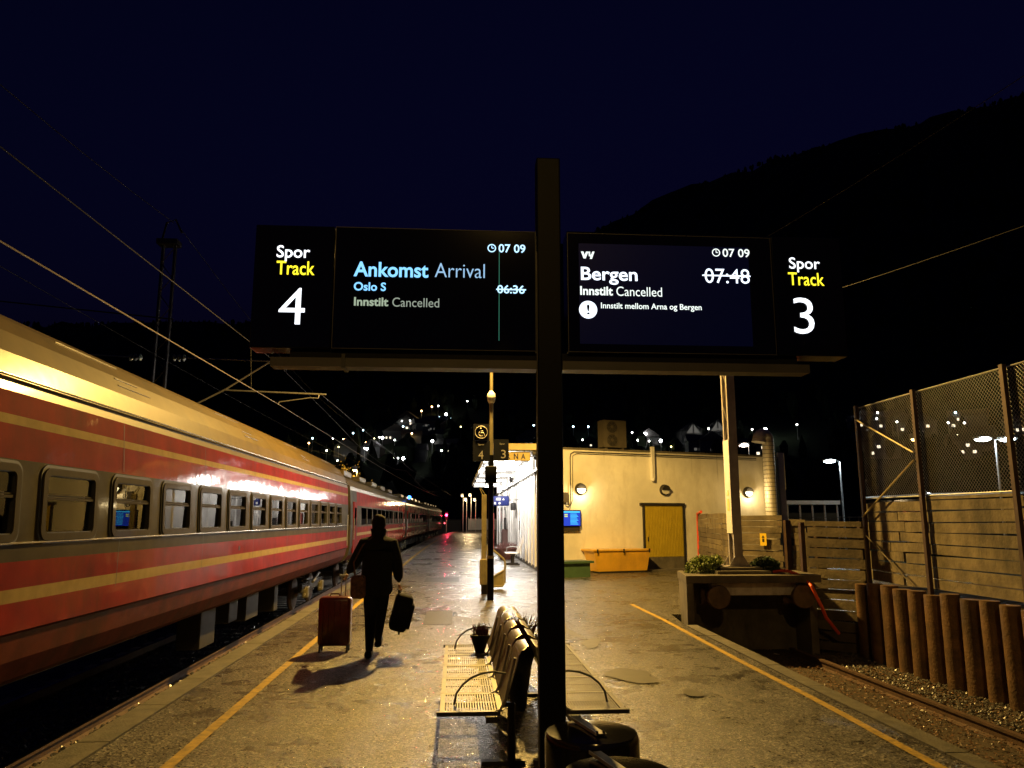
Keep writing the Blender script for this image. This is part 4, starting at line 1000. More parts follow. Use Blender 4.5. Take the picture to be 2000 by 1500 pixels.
b = MB(); b.add([F(u, d, z) for u, d, z in [(1.72, .15, .06), (3.62, .15, .06), (3.62, .72, .06), (1.72, .72, .06), (1.52, .08, .72), (3.68, .08, .72), (3.68, .85, .72), (1.52, .85, .72)]], [(0, 1, 2, 3), (4, 5, 6, 7), (0, 1, 5, 4), (1, 2, 6, 5), (2, 3, 7, 6), (3, 0, 4, 7)]); b.build('bin', M['orange'], t)
b = MB(); b.box(1.46, 3.74, -.89, -.04, .725, .775, FM); b.build('lid', M['orange'], t)
b = MB()
for u in (1.6, 2.6, 3.6): b.box(u, u + .05, -.91, -.892, .66, .79, FM)
b.box(1.8, 3.5, -.7, -.2, 0, .058, FM); b.build('hinge', M['darkmet'], t)
t = thing('grit_box', 'low dark green grit box beside the black display post', 'grit box', tuple(F(.0, 1.7, 0)))
b = MB(); b.box(-.62, .74, -2.0, -1.3, 0, .42, FM); b.build('bin', M['green'], t); b = MB(); b.box(-.68, .84, -2.08, -1.24, .424, .49, FM); b.build('lid', M['green'], t)
t = thing('air_conditioner', 'tall beige twin fan air conditioner on the roof edge', 'air conditioner', tuple(F(3.08, -.5, 4.2)))
b = MB(); b.box(2.62, 3.56, .3, .72, 4.30, 5.28, FM); b.box(2.7, 2.8, .35, .7, 4.2, 4.3, FM); b.box(3.38, 3.48, .35, .7, 4.2, 4.3, FM); b.build('casing', M['acm'], t)
for z in (5.03, 4.56):
    b = MB(); rot = Matrix.Rotation(ang, 4, 'Z') @ Matrix.Rotation(R(90), 4, 'X'); c = F(2.96, -.295, z)
    b.lathe([(.21, 0), (.21, .01)], c, 24, rot); fo = b.build('fan', M['darkmet'], t)
    b = MB()
    for q in (.06, .11, .16, .205): b.tube([tuple(F(2.96 + q * math.cos(a * math.pi / 12), -.275, z + q * math.sin(a * math.pi / 12))) for a in range(24)], .006, 4, closed=True)
    for a in range(8): b.tube([tuple(F(2.96, -.275, z)), tuple(F(2.96 + .21 * math.cos(a * math.pi / 4), -.275, z + .21 * math.sin(a * math.pi / 4)))], .004, 4)
    b.lathe([(.045, 0), (.045, .02)], F(2.96, -.28, z), 12, rot); b.build('grille', M['acm'], t)
t = thing('ventilation_duct', 'ribbed metal ventilation duct with hooked top at the wall end', 'duct', tuple(F(9.46, .3, 1.0)))
b = MB(); path = [F(9.46, .32, .2), F(9.46, .32, 4.7)] + [F(9.24 + .22 * math.cos(R(a)), .32, 4.78 + .20 * math.sin(R(a))) for a in range(0, 181, 30)] + [F(9.0, .32, 4.66)]
b.tube(path[:-1], .22, 20); b.tube([path[-2], path[-1]], [.22, .25], 20); b.build('pipe', M['duct'], t, True)
rib = None
for i in range(28):
    z = .5 + .155 * i
    if rib is None:
        g = MB(); g.tube([F(9.46, .32, z), F(9.46, .32, z + .014)], .232, 20); rib = g.build('rib', M['beamc'], t)
    else:
        o = rib.copy(); C.objects.link(o); o.location = (0, 0, .155 * i)
t = thing('cable_run', 'grey cables clipped along the top of the cream wall and down to a junction box', 'cable', tuple(F(1.1, .02, 2.2)))
b = MB(); b.tube([F(9.1, .03, 4.06), F(1.25, .03, 4.06), F(1.12, .03, 3.98), F(1.10, .03, 3.85), F(1.10, .03, 2.3), F(1.02, .03, 2.18), F(.92, .03, 2.2), F(.90, .03, 2.35)], .016, 6); b.tube([F(9.1, .03, 4.00), F(1.35, .03, 4.00), F(1.2, .03, 3.92), F(1.17, .03, 2.4), F(1.1, .03, 2.25), F(1.05, .03, 2.08)], .010, 6); b.build('cable', M['darkmet'], t, True)
b = MB(); b.box(.78, .97, -.12, -.01, 2.33, 2.66, FM); b.build('junction_box', M['acm'], t)

# ------------------------------------------------------------------ timber walls by the yard
def planks(t, A, B, z0, z1, h, gap, mats, thick=.05, jit=.015, rr=random.Random(5), splits=1, name='plank'):
    A = Vector((A[0], A[1], 0)); B = Vector((B[0], B[1], 0)); d = (B - A); L = d.length; a = math.atan2(d.y, d.x)
    mt = Matrix.Translation(A) @ Matrix.Rotation(a, 4, 'Z'); z = z0
    while z < z1 - .04:
        hh = min(h * rr.uniform(.9, 1.06), z1 - z)
        cuts = [0] + sorted(L * (k + rr.uniform(-.3, .3)) / splits for k in range(1, splits)) + [L]
        for k in range(len(cuts) - 1):
            off = rr.uniform(-jit, jit); tl = rr.uniform(-.012, .012)
            b = MB(); x0, x1 = cuts[k] + (.004 + (rr.uniform(0, .09) if rr.random() < .35 else 0) if k else rr.uniform(-.05, .03)), cuts[k + 1] - .004 + (rr.uniform(-.05, .03) if k == len(cuts) - 2 else 0)
            b.add([mt @ Vector(v) for v in [(x0, off, z + tl), (x1, off, z - tl), (x1, off + thick, z - tl), (x0, off + thick, z + tl), (x0, off, z + hh + tl), (x1, off, z + hh - tl), (x1, off + thick, z + hh - tl), (x0, off + thick, z + hh + tl)]],
                  [(0, 3, 2, 1), (4, 5, 6, 7), (0, 1, 5, 4), (1, 2, 6, 5), (2, 3, 7, 6), (3, 0, 4, 7)])
            b.build(name, rr.choice(mats), t)
        z += hh + gap
t = thing('timber_wall', 'curving weathered timber plank wall running to the yard behind the mast', 'timber wall', (6.5, 17.5, 0))
planks(t, (7.1, 22.6), (6.12, 17.0), 0, 1.95, .12, .008, [M['wood'], M['wood3'], M['wood']], splits=3)
planks(t, (6.12, 17.0), (6.95, 16.3), 0, 1.84, .12, .008, [M['wood'], M['wood2']], splits=1)
b = MB(); b.box(6.97, 7.08, 16.15, 16.28, 0, 1.74); b.build('post', M['postm'], t)
planks(t, (7.10, 16.15), (7.36, 15.95), 0, 1.76, .13, .006, [M['wood2']], splits=1)
b = MB(); b.tube([(7.12, 22.68, 0), (7.13, 22.68, 1.7), (7.08, 22.5, 1.93), (6.98, 21.9, 1.97)], .045, 8); o = b.build('red_hose', M['redpipe'], None, True); tag(o, 'red pipe bent over the far end of the curving timber wall', 'hose')
t = thing('warning_plate', 'small yellow plate on the timber wall right of the mast', 'sign', (6.62, 16.5, 1.3))
u = Vector((.83, -.7, 0)).normalized(); c = Vector((6.62, 16.52, 1.33)); nrm = Vector((-u.y, u.x, 0)) * -1
mt = Matrix.Translation(c) @ Matrix.Rotation(math.atan2(u.y, u.x), 4, 'Z')
b = MB(); b.box(-.07, .07, -.02, -.006, -.13, .13, mt); b.build('plate', M['ysign'], t); b = MB(); b.box(-.02, .02, -.024, -.021, -.05, .02, mt); b.prism([(-.03, .04), (.03, .04), (0, .09)], -.002, .002, mt @ Matrix.Translation((0, -.023, 0)) @ Matrix.Rotation(R(90), 4, 'X')); b.build('mark', M['darkmet'], t)
t = thing('timber_wall', 'dark gappy plank retaining wall between concrete buffer and rusty piles', 'timber wall', (7.0, 14.1, -.6))
planks(t, (6.70, 14.55), (7.40, 13.80), -.62, 1.72, .165, .022, [M['wood3'], M['wood3'], M['wood']], thick=.06, jit=.02, splits=1)
b = MB(); b.box(6.62, 6.70, 14.66, 14.76, -.6, 1.70); b.box(7.42, 7.50, 13.95, 14.05, -.6, 1.72); b.build('post', M['postm'], t)
t = thing('timber_post_frame', 'dark upright timber frame at the corner right of the pale post', 'post', (7.5, 15.6, 0))
b = MB(); b.bbox((7.50, 15.75, .85), (.2, .12, 1.7), b=.02); b.build('upright', M['postm'], t)
for i in range(4):
    b = MB(); b.box(7.56, 7.86, 15.5, 15.56, .25 + .42 * i, .29 + .42 * i); b.build('bar', M['galv'], t)

# piles
p0 = None
yy = 13.62; i = 0
root = thing('pile_wall', 'row of upright rusty steel pipe piles holding the bank on the right', 'pile wall', (7.25, 10, -.7))
while yy > 3.4:
    x = 7.22 + random.uniform(-.02, .02)
    b = MB(); r_ = random.uniform(.122, .142); b.tube([(x + random.uniform(-.012, .012), yy, -.75), (x, yy + random.uniform(-.012, .012), .64 + random.uniform(-.03, .045))], r_, 22); b.build('pile', M['rustpile'], root, True)
    yy -= .415 + random.uniform(-.02, .02)
b = MB(); b.box(7.42, 16, 3, 13.75, -.75, .60); struct(b.build('bank', M['dirtg']))
# fence above the piles
t = thing('fence', 'tall fence of plank boards below and chain link above on the rusty piles', 'fence', (7.3, 9.6, .68))
for y in (13.45, 11.68, 9.62, 7.5, 5.3):
    g = MB(); g.box(7.235, 7.295, y - .035, y + .035, .60, 3.80); g.build('post', M['postm'], t)
ybs = [13.5, 11.72, 9.66, 7.54, 5.34, 3.2]
for k in range(5):
    a_, c_ = ybs[k], ybs[k + 1]
    planks(t, (7.335, a_ - .005), (7.335, c_ + .005), .70, 2.10, .155, .018, [M['wood2'], M['wood'], M['wood2']], thick=.035, jit=.008, rr=random.Random(20 + k), splits=1 if k % 2 else 2)
b = MB(); sp = .062; z0, z1 = 2.11, 3.76; H = z1 - z0
y = 3.2 - H
while y < 13.45 + H:
    for sg in (1, -1):
        pa, pb_ = (y, z0), (y + sg * H, z1)
        lo, hi = 3.2, 13.45
        def clip(p, q):
            t0, t1 = 0, 1; d = q[0] - p[0]
            for lim, s_ in ((lo, 1), (hi, -1)):
                v0 = s_ * (p[0] - lim); dv = s_ * d
                if dv > 0: t0 = max(t0, -v0 / dv)
                elif dv < 0: t1 = min(t1, -v0 / dv)
                elif v0 < 0: return None
            return (t0, t1) if t1 > t0 else None
        r_ = clip(pa, pb_)
        if r_:
            f_ = lambda u: (7.33 + .003 * sg, pa[0] + (pb_[0] - pa[0]) * u, pa[1] + (pb_[1] - pa[1]) * u)
            b.tube([f_(r_[0]), f_(r_[1])], .0022, 3, caps=False)
    y += sp
o = b.build('chain_link', M['galv'], t, fixn=False); o['kind'] = 'stuff'
for z in (2.12, 3.77):
    b = MB(); b.tube([(7.33, 3.2, z), (7.33, 13.48, z)], .012, 6); b.build('rail', M['galv'], t)
b = MB(); b.tube([(7.21, 13.42, 3.55), (7.21, 11.72, 2.80)], .016, 6); b.build('brace', M['brass'], t)
b = MB(); b.tube([(7.21, 11.72, 2.68), (7.21, 13.42, 1.80)], .016, 6); b.build('brace', M['brass'], t)
b = MB(); b.tube([(7.21, 13.36, 1.48), (7.21, 12.05, .72)], .012, 6); b.build('brace', M['wood2'], t)

# ------------------------------------------------------------------ buffer stop block with planter
M['buf'] = mat('worn_buffer_steel', (.13, .085, .05), .55, .1, var=.5, scale=5, bump=.3, dirt=(.06, .04, .03), dscale=3)
t = thing('buffer_stop', 'concrete buffer stop block with two big round rusty buffers', 'buffer stop', (5.3, 14.2, -.65))
b = MB(); b.prism([(4.02, 13.60), (6.46, 13.60), (6.60, 14.98), (4.27, 15.0)], .655, .78); b.build('top_slab', M['concrete'], t)
b = MB(); b.prism([(4.03, 13.62), (4.15, 13.62), (4.40, 14.95), (4.28, 14.97)], -.66, .65); b.build('side_wall', M['concrete'], t)
b = MB(); b.bbox((5.42, 14.86, -.03), (2.20, .3, 1.24), b=.01); b.build('back_wall', M['concrete'], t)
b = MB(); b.bbox((5.33, 13.98, .525), (1.55, .24, .215), b=.012); b.build('buffer_beam', M['conwhite'], t)
b = MB(); b.bbox((6.50, 14.42, -.03), (.14, .7, 1.24), b=.01); b.build('side_wall', M['concrete'], t)
for x in (4.58, 6.10):
    rot = Matrix.Rotation(R(90), 4, 'X')
    b = MB(); b.lathe([(.10, -.45), (.10, -.1), (.16, -.08), (.19, .0), (.205, .02), (.205, .07), (.19, .09), (.001, .10)], (x, 13.62, .42), 32, rot); b.build('buffer', M['buf'], t, True)
    b = MB(); b.bbox((x, 14.08, .42), (.34, .10, .34), b=.01); b.build('buffer_base', M['rust'], t)
t2 = thing('mast_plinth', 'low square concrete plinth under the grey mast on the buffer block', 'plinth', (5.15, 14.35, .76))
b = MB(); b.bbox((5.2, 14.3, .80), (1.0, .75, .08), b=.01); b.build('lower_step', M['concrete'], t2); b = MB(); b.bbox((5.2, 14.36, .865), (.78, .6, .05), b=.01); b.build('upper_step', M['concrete'], t2)
# grey catenary mast
mx_, my_, mz = 5.22, 14.42, .89
t = thing('catenary_mast', 'tall grey steel mast with white cover plate standing on the buffer block', 'mast', (mx_, my_, mz))
for sg in (-1, 1):
    ya = my_ + sg * .15
    b = MB(); b.box(mx_ - .07, mx_ + .09, ya - .006, ya + .006, mz, 6.9); b.box(mx_ - .07, mx_ - .06, min(ya - sg * .007, ya - sg * .05), max(ya - sg * .007, ya - sg * .05), mz, 6.9); b.box(mx_ + .08, mx_ + .09, min(ya - sg * .007, ya - sg * .05), max(ya - sg * .007, ya - sg * .05), mz, 6.9); b.build('channel', M['mast'], t)
for i in range(16):
    z = mz + .1 + .37 * i; sg = 1 if i % 2 else -1
    b = MB(); b.tube([(mx_ - .062, my_ - sg * .12, z), (mx_ - .062, my_ + sg * .12, z + .36)], .009, 5); b.build('lattice_bar', M['mast'], t)
b = MB(); b.box(mx_ - .085, mx_ - .072, my_ - .15, my_ + .15, 1.5, 3.25); b.build('cover_plate', M['mastc'], t)
for z0, z1 in ((2.20, 2.30), (1.92, 2.14)):
    b = MB(); b.box(mx_ - .090, mx_ - .086, my_ - .05, my_ + .05, z0, z1); b.build('label', M['ysign'], t)
for sy in (-1, 1):
    b = MB(); b.prism([(-.20, 0), (.22, 0), (.09, .20), (-.07, .20)], -.006, .006, Matrix.Translation((mx_, my_ + sy * .17, mz)) @ Matrix.Rotation(R(90), 4, 'X')); b.build('foot_gusset', M['mast'], t)
b = MB(); b.box(mx_ - .22, mx_ + .24, my_ - .22, my_ + .22, mz, mz + .02); b.build('foot_plate', M['mast'], t)
for z in (4.55, 4.75):
    b = MB(); b.box(mx_ - .20, mx_ + .16, my_ - .185, my_ - .158, z, z + .04); b.build('clamp', M['galv'], t)
b = MB(); b.tube([(mx_, my_ - .3, 4.72), (mx_ + .3, my_ - .45, 4.92)], [.05, .02], 8); b.build('bracket', M['mastc'], t)
# shrubs
def shrub(cx, cy, z, rx, rz, m, label, n=3600, seed=1):
    rr = random.Random(seed); t = thing('shrub', label, 'shrub', (cx, cy, z)); b = MB()
    for k in range(14):
        a = rr.uniform(0, 6.28); b.tube([(cx, cy, z), (cx + math.cos(a) * rx * .6, cy + math.sin(a) * rx * .5, z + rz * rr.uniform(.5, .9))], [.008, .003], 4)
    b.build('stems', M['bark'], t, fixn=False); b = MB()
    cl = [(rr.uniform(-.75, .75) * rx, rr.uniform(-.6, .6) * rx, rr.uniform(.15, .7) * rz, rr.uniform(.22, .42) * rx) for _ in range(16)]
    for k in range(n):
        a, e = rr.uniform(0, 6.28), math.asin(rr.uniform(-.1, 1)); q = rr.uniform(.75, 1.04)
        if k % 2: x, y, zz = cx + rx * q * math.cos(e) * math.cos(a), cy + rx * .8 * q * math.cos(e) * math.sin(a), z + rz * q * math.sin(e)
        else:
            c_ = cl[k // 2 % 16]; x, y, zz = cx + c_[0] + c_[3] * math.cos(e) * math.cos(a) * q, cy + c_[1] + c_[3] * math.cos(e) * math.sin(a) * q, z + c_[2] + c_[3] * math.sin(e) * q
        s = rr.uniform(.018, .036); d = Vector((rr.gauss(0, 1), rr.gauss(0, 1), rr.gauss(.6, 1))).normalized(); o = d.orthogonal().normalized(); p = d.cross(o)
        c_ = Vector((x, y, zz)); b.add([c_ - o * s, c_ + p * s * .45, c_ + o * s, c_ - p * s * .45], [(0, 1, 2, 3)])
    b.build('foliage', m, t, fixn=False); return t
shrub(4.57, 14.35, .76, .35, .33, M['leaf'], 'bright green rounded shrub left of the grey mast', seed=2)
shrub(5.80, 14.5, .76, .30, .30, M['leafd'], 'dark green shrub right of the grey mast', seed=3)
b = MB(); b.tube([(5.86, 14.25, .80), (5.98, 14.15, .83), (6.10, 14.05, .815), (6.20, 13.75, .74), (6.22, 13.48, .60), (6.28, 13.44, .42), (6.38, 13.48, .25), (6.50, 13.6, .06), (6.66, 13.7, -.10), (6.80, 13.78, -.24)], .030, 10)
tag(b.build('hose', M['hose'], None, True), 'bright orange hose hanging over the right buffer down to the track', 'hose')

# ------------------------------------------------------------------ catenary on the left
mx_, my_ = -8.25, 22.0
t = thing('catenary_mast', 'dark lattice catenary mast rising behind the nearest coach', 'mast', (mx_, my_, -.7))
for sx in (-.34, .0):
    b = MB(); b.box(mx_ + sx - .03, mx_ + sx + .03, my_ - .06, my_ + .06, -.7, 9.6); b.build('channel', M['darkmet'], t)
for i in range(22):
    z = -.4 + .45 * i; b = MB(); s_ = i % 2; b.tube([(mx_ - .34 * s_, my_ - .07, z), (mx_ - .34 * (1 - s_), my_ - .07, z + .45)], .012, 4); b.build('lattice_bar', M['darkmet'], t)
b = MB(); b.box(mx_ - .48, mx_ + .1, my_ - .2, my_ + .2, 9.6, 9.75); b.tube([(mx_ - .4, my_, 9.75), (mx_ - .3, my_, 10.3), (mx_ - .05, my_, 10.4), (mx_ + .15, my_, 10.0)], .03, 6); b.build('top_bracket', M['darkmet'], t)
b = MB(); b.tube([(-13, my_, 7.84), (mx_ + .1, my_, 7.40)], .02, 6); b.build('cross_span', M['darkmet'], t)
t2 = thing('catenary_bracket', 'swivelling bracket arm holding the overhead wires above the train', 'bracket', (-7.9, 22, 5))
b = MB(); b.tube([(-7.9, my_, 6.28), (-5.34, my_, 6.21)], .022, 8); b.build('top_tube', M['galv'], t2)
b = MB(); b.tube([(-7.9, my_, 4.65), (-6.57, my_, 5.38), (-5.40, my_, 6.18)], .026, 8); b.build('diagonal_tube', M['galv'], t2)
b = MB(); b.tube([(-6.6, my_, 5.36), (-3.75, my_, 5.27)], .024, 8); b.build('registration_tube', M['galv'], t2)
b = MB(); b.tube([(-3.95, my_, 5.27), (-3.97, my_, 5.16), (-4.2, my_, 5.17), (-5.06, my_, 5.04), (-5.07, my_, 4.98)], .014, 6); b.build('steady_arm', M['galv'], t2)
for x in (-7.9, -9.1):
    for k in range(3):
        b = MB(); b.lathe([(.03, -.06), (.10, -.03), (.105, .0), (.03, .05)], (x + .13 * (k - 1), my_, 6.27), 14, Matrix.Rotation(R(90), 4, 'Y')); b.build('insulator', M['porc'], t2, True)
b = MB(); b.tube([(-9.1, my_, 6.27), (-10.6, my_, 6.35)], .02, 6); b.build('stay_tube', M['galv'], t2)
def wire(pts, r, label, m=None):
    b = MB(); b.tube(pts, r, 5); tag(b.build('overhead_wire', m or (M['wire'] if r > .0105 else M['wired']), None, True), label, 'wire', 'overhead wires')
def sag(a, b_, s, n=10): return [tuple(Vector(a).lerp(Vector(b_), i / n) - Vector((0, 0, s * 4 * (i / n) * (1 - i / n)))) for i in range(n + 1)]
curveX = lambda y: -5.0 + bow(y)
wire([(-4.97, -4, 4.55), (-5.0, 22, 4.93)] + [(curveX(y), y, 5.0 + .002 * (y - 22)) for y in range(40, 131, 10)], .011, 'bright contact wire running the length of the train')
wire([(-4.97, -4, 5.75), (-4.97, 8, 5.72), (-5.2, 22, 6.18)] + [(curveX(y), y, 6.2 - .9 * math.sin(math.pi * ((y - 22) % 50) / 50)) for y in range(30, 131, 10)], .010, 'messenger wire above the bright contact wire')
wire(sag((-8.4, -8, 9.6), (-8.35, 22, 10.3), .7), .010, 'thin feeder wire coming to the top of the lattice mast from the near side')
wire(sag((-8.2, 22, 10.2), (-8.3, 72, 10.0), 1.2), .010, 'thin feeder wire leaving the top of the lattice mast along the train')
wire(sag((-12.5, 0, 6.4), (-8.6, 60, 6.4), .5), .008, 'thin wire of the track beyond the train')
wire([(-5.0, 18.8, 4.86), (-5.08, 18.8, 6.05)], .006, 'short vertical dropper between messenger and contact wire')
wire(sag((-9.5, -2, 7.2), (-7.9, 80, 6.6), .5), .008, 'faint wire crossing behind the lattice mast')
wire([(-3.9, 22, 5.28), (-3.0, 50, 4.95), (-.5, 120, 5.2)], .008, 'wire running away from the end of the bracket arm')
wire(sag((6.5, 4, 6.5), (5.3, 14.4, 6.85), .1), .005, 'upper thin wire running to the grey mast from the right')
wire(sag((6.35, 4, 4.6), (5.3, 14.4, 5.6), .1), .005, 'lower thin wire running to the grey mast from the right')

# ------------------------------------------------------------------ traveller with luggage
px_, py_ = -1.08, 10.5
t = thing('person', 'person in a black coat and trousers walking away along the yellow line', 'person', (px_, py_, 0))
V = []; Ed = []; Rd = []
def nd(x, y, z, r, link=None):
    V.append((x, y, z)); Rd.append(r); i = len(V) - 1
    if link is not None: Ed.append((link, i))
    return i
pel = nd(-1.03, 10.5, .95, (.155, .12)); sp1 = nd(-1.03, 10.51, 1.12, (.165, .12), pel); ch = nd(-1.03, 10.52, 1.32, (.185, .13), sp1); nb = nd(-1.03, 10.53, 1.47, (.12, .09), ch)
nk = nd(-1.03, 10.54, 1.55, .055, nb); hd = nd(-1.03, 10.56, 1.66, (.085, .095), nk); ht = nd(-1.03, 10.55, 1.76, (.068, .08), hd)
ls = nd(-1.22, 10.52, 1.45, .072, nb); le = nd(-1.34, 10.60, 1.21, .052, ls); lw = nd(-1.45, 10.78, 1.04, .034, le)
rs = nd(-.84, 10.52, 1.45, .072, nb); re = nd(-.765, 10.50, 1.17, .052, rs); rw = nd(-.745, 10.56, .93, .034, re)
lh = nd(-1.11, 10.5, .86, .115, pel); lk = nd(-1.10, 10.52, .50, .088, lh); la = nd(-1.10, 10.46, .12, .055, lk); lf = nd(-1.11, 10.58, .045, .038, la)
rh = nd(-.95, 10.5, .86, .115, pel); rk = nd(-.985, 10.66, .53, .086, rh); ra_ = nd(-1.02, 10.76, .19, .053, rk); rf = nd(-1.02, 10.93, .14, .036, ra_)
skin('body', V, Ed, Rd, M['trous'], t, 2, pel)
# coat: separate clothing shell
V = []; Ed = []; Rd = []
a0 = nd(-1.03, 10.50, .72, (.255, .17)); a1 = nd(-1.04, 10.50, .93, (.252, .17), a0); a2 = nd(-1.035, 10.51, 1.14, (.232, .16), a1); a3 = nd(-1.03, 10.52, 1.34, (.22, .155), a2); a4 = nd(-1.03, 10.53, 1.455, (.15, .11), a3); a5 = nd(-1.03, 10.54, 1.54, (.09, .09), a4)
s1 = nd(-1.215, 10.52, 1.43, .095, a4); s2 = nd(-1.33, 10.60, 1.20, .088, s1); s3 = nd(-1.435, 10.75, 1.065, .056, s2)
q1 = nd(-.845, 10.52, 1.43, .095, a4); q2 = nd(-.775, 10.50, 1.17, .086, q1); q3 = nd(-.748, 10.55, .95, .056, q2)
skin('coat', V, Ed, Rd, M['cloth'], t, 2, a2)
# hair with short tail
b = MB(); rr = random.Random(4)
V = []; Ed = []; Rd = []
b.lathe([(.004, 1.823), (.035, 1.818), (.062, 1.80), (.083, 1.768), (.092, 1.725), (.090, 1.675), (.084, 1.63), (.080, 1.585), (.092, 1.54), (.108, 1.49), (.098, 1.44), (.06, 1.41)], (-1.03, 10.525, 0), 28)
b.v = [(x + .006 * math.sin(70 * z + 9 * x), y + .005 * math.sin(60 * z + 50 * x) - max(0, 1.6 - z) * .35, z) for x, y, z in b.v]
keep = [i for i, f in enumerate(b.f) if not (sum(b.v[k][1] for k in f) / len(f) > 10.575 and sum(b.v[k][2] for k in f) / len(f) < 1.765) and len(f) < 6]
b.f = [b.f[i] for i in keep]; b.m = [0] * len(b.f); b.build('hair', M['hair'], t, True, fixn=False)
b = MB(); b.ball((-1.03, 10.652, 1.655), .014, n=5); b.build('nose', M['skin'], t, True)
for ex in (-1.06, -1.0): b = MB(); b.ball((ex, 10.635, 1.685), .009, n=5); b.build('eye', M['conwhite'], t, True)
b = MB(); b.bbox((-1.03, 10.642, 1.615), (.045, .012, .010), b=.004); b.build('mouth', mat('lips', (.30, .10, .09), .5, var=0), t)
for ex in (-1.098, -.962): b = MB(); b.ball((ex, 10.572, 1.66), .018, (.5, 1, 1.3), n=5); b.build('ear', M['skin'], t, True)
V.clear(); Ed.clear(); Rd.clear(); k0 = nd(-1.03, 10.53, 1.57, (.07, .075)); k1 = nd(-1.03, 10.52, 1.52, (.10, .095), k0); k2 = nd(-1.03, 10.52, 1.46, (.16, .11), k1); skin('scarf', V, Ed, Rd, M['cloth'], t, 2, k1)
def hand(bx, by, bz, d, curl, parent, side):
    # palm and five fingers, each finger a chain curling around the handle
    V.clear(); Ed.clear(); Rd.clear(); d = Vector(d).normalized(); across = Vector((0, 1, 0)); inward = Vector((side, 0, 0))
    base = Vector((bx, by, bz)); r0 = nd(*base, .026); r1 = nd(*(base + d * .05), (.018, .032), r0)
    b_ = skin('hand', list(V), list(Ed), list(Rd), M['skin'], parent, 2, 0)
    for k in range(4):
        V.clear(); Ed.clear(); Rd.clear(); st = base + d * .055 + across * (.026 - .0175 * k); ln = [.036, .040, .037, .030][k]
        n0 = nd(*(st - d * .015), .0095); n1 = nd(*(st + d * ln * .8), .009, n0); n2 = nd(*(st + d * ln * 1.05 + inward * ln * .6), .0085, n1); n3 = nd(*(st + d * ln * .4 + inward * ln * 1.0), .0075, n2)
        skin('finger', list(V), list(Ed), list(Rd), M['skin'], b_, 1, 0)
    V.clear(); Ed.clear(); Rd.clear(); st = base + d * .02 + across * .028
    n0 = nd(*(st - across * .008), .011); n1 = nd(*(st + d * .03 + across * .012 + inward * .012), .0105, n0); n2 = nd(*(st + d * .05 + inward * .03), .009, n1)
    skin('thumb', list(V), list(Ed), list(Rd), M['skin'], b_, 1, 0)
hand(-1.455, 10.79, 1.03, (-.25, .4, -.85), 1, t, -1)
hand(-.745, 10.57, .92, (0, .05, -1), 1, t, 1)
for (x, y, z, rz_) in ((-1.11, 10.50, .0, 0), (-1.02, 10.86, .09, .15)):
    b = MB(); m_ = Matrix.Translation((x, y, z)) @ Matrix.Rotation(rz_, 4, 'X'); b.bbox((0, .03, .045), (.095, .28, .09), b=.035)
    b.v = [tuple(m_ @ Vector(v)) for v in b.v]; b.build('shoe', M['black'], t, True)
t = thing('shoulder_bag', 'brown patterned shoulder bag hanging at the left side of the walking person', 'bag', (-1.25, 10.42, .75))
b = MB(); b.bbox((-1.26, 10.42, .89), (.20, .13, .30), b=.055); b.build('pouch', M['bagf'], t, True)
b = MB(); b.tube([(-1.30, 10.42, 1.0), (-1.33, 10.42, 1.2), (-1.22, 10.42, 1.42), (-1.10, 10.44, 1.52)], .012, 6); b.build('strap', M['bagf'], t, True)
b = MB(); b.lathe([(.012, 0), (.012, .004)], (-1.19, 10.353, 1.02), 10, Matrix.Rotation(R(90), 4, 'X')); b.build('buckle', M['chrome'], t)
t = thing('suitcase', 'upright dark red wheeled suitcase pulled by the walking person', 'suitcase', (-1.62, 10.95, 0))
b = MB(); b.bbox((-1.62, 10.97, .405), (.43, .26, .64), b=.05); b.build('shell', M['caser'], t, True)
b = MB()
for k in range(5): b.bbox((-1.77 + .075 * k, 10.837, .405), (.012, .012, .54), b=.004)
b.build('rib', M['caser'], t)
b = MB(); b.tube([(-1.50, 11.0, .72), (-1.485, 10.90, 1.0)], .009, 6); b.tube([(-1.56, 11.0, .72), (-1.545, 10.90, 1.0)], .009, 6); b.tube([(-1.57, 10.90, 1.0), (-1.46, 10.90, 1.0)], .014, 8); b.build('telescopic_handle', M['galv'], t, True)
b = MB(); b.tube([(-1.70, 10.97, .725), (-1.69, 10.97, .755), (-1.58, 10.97, .755), (-1.57, 10.97, .725)], .012, 6); b.build('carry_handle', M['caser'], t, True)
for x in (-1.80, -1.44):
    for y in (10.88, 11.06):
        b = MB(); b.lathe([(.028, -.012), (.03, 0), (.028, .012)], (x, y, .03), 14, Matrix.Rotation(R(90), 4, 'Y')); b.bbox((x, y, .07), (.03, .04, .05), b=.008); b.build('wheel', M['gasket'], t, True)
t = thing('holdall', 'soft black trolley bag hanging from the right hand of the walking person', 'bag', (-.70, 10.62, .3))
mt = Matrix.Rotation(R(14), 4, 'Y') @ Matrix.Rotation(R(6), 4, 'Z')
b = MB(); b.bbox((-.715, 10.62, .545), (.235, .30, .47), mt, b=.06); b.build('body', M['cloth'], t, True)
b = MB(); b.bbox((-.60, 10.60, .50), (.06, .24, .32), mt, b=.025); b.build('pocket', M['cloth'], t, True)
b = MB(); b.tube([(-.74, 10.50, .77), (-.745, 10.54, .835), (-.745, 10.66, .835), (-.73, 10.72, .76)], .011, 6); b.build('handle', M['gasket'], t, True)
for y in (10.52, 10.72):
    b = MB(); b.lathe([(.026, -.012), (.026, .012)], (-.73, y, .30), 12, Matrix.Rotation(R(90), 4, 'Y')); b.build('wheel', M['gasket'], t)

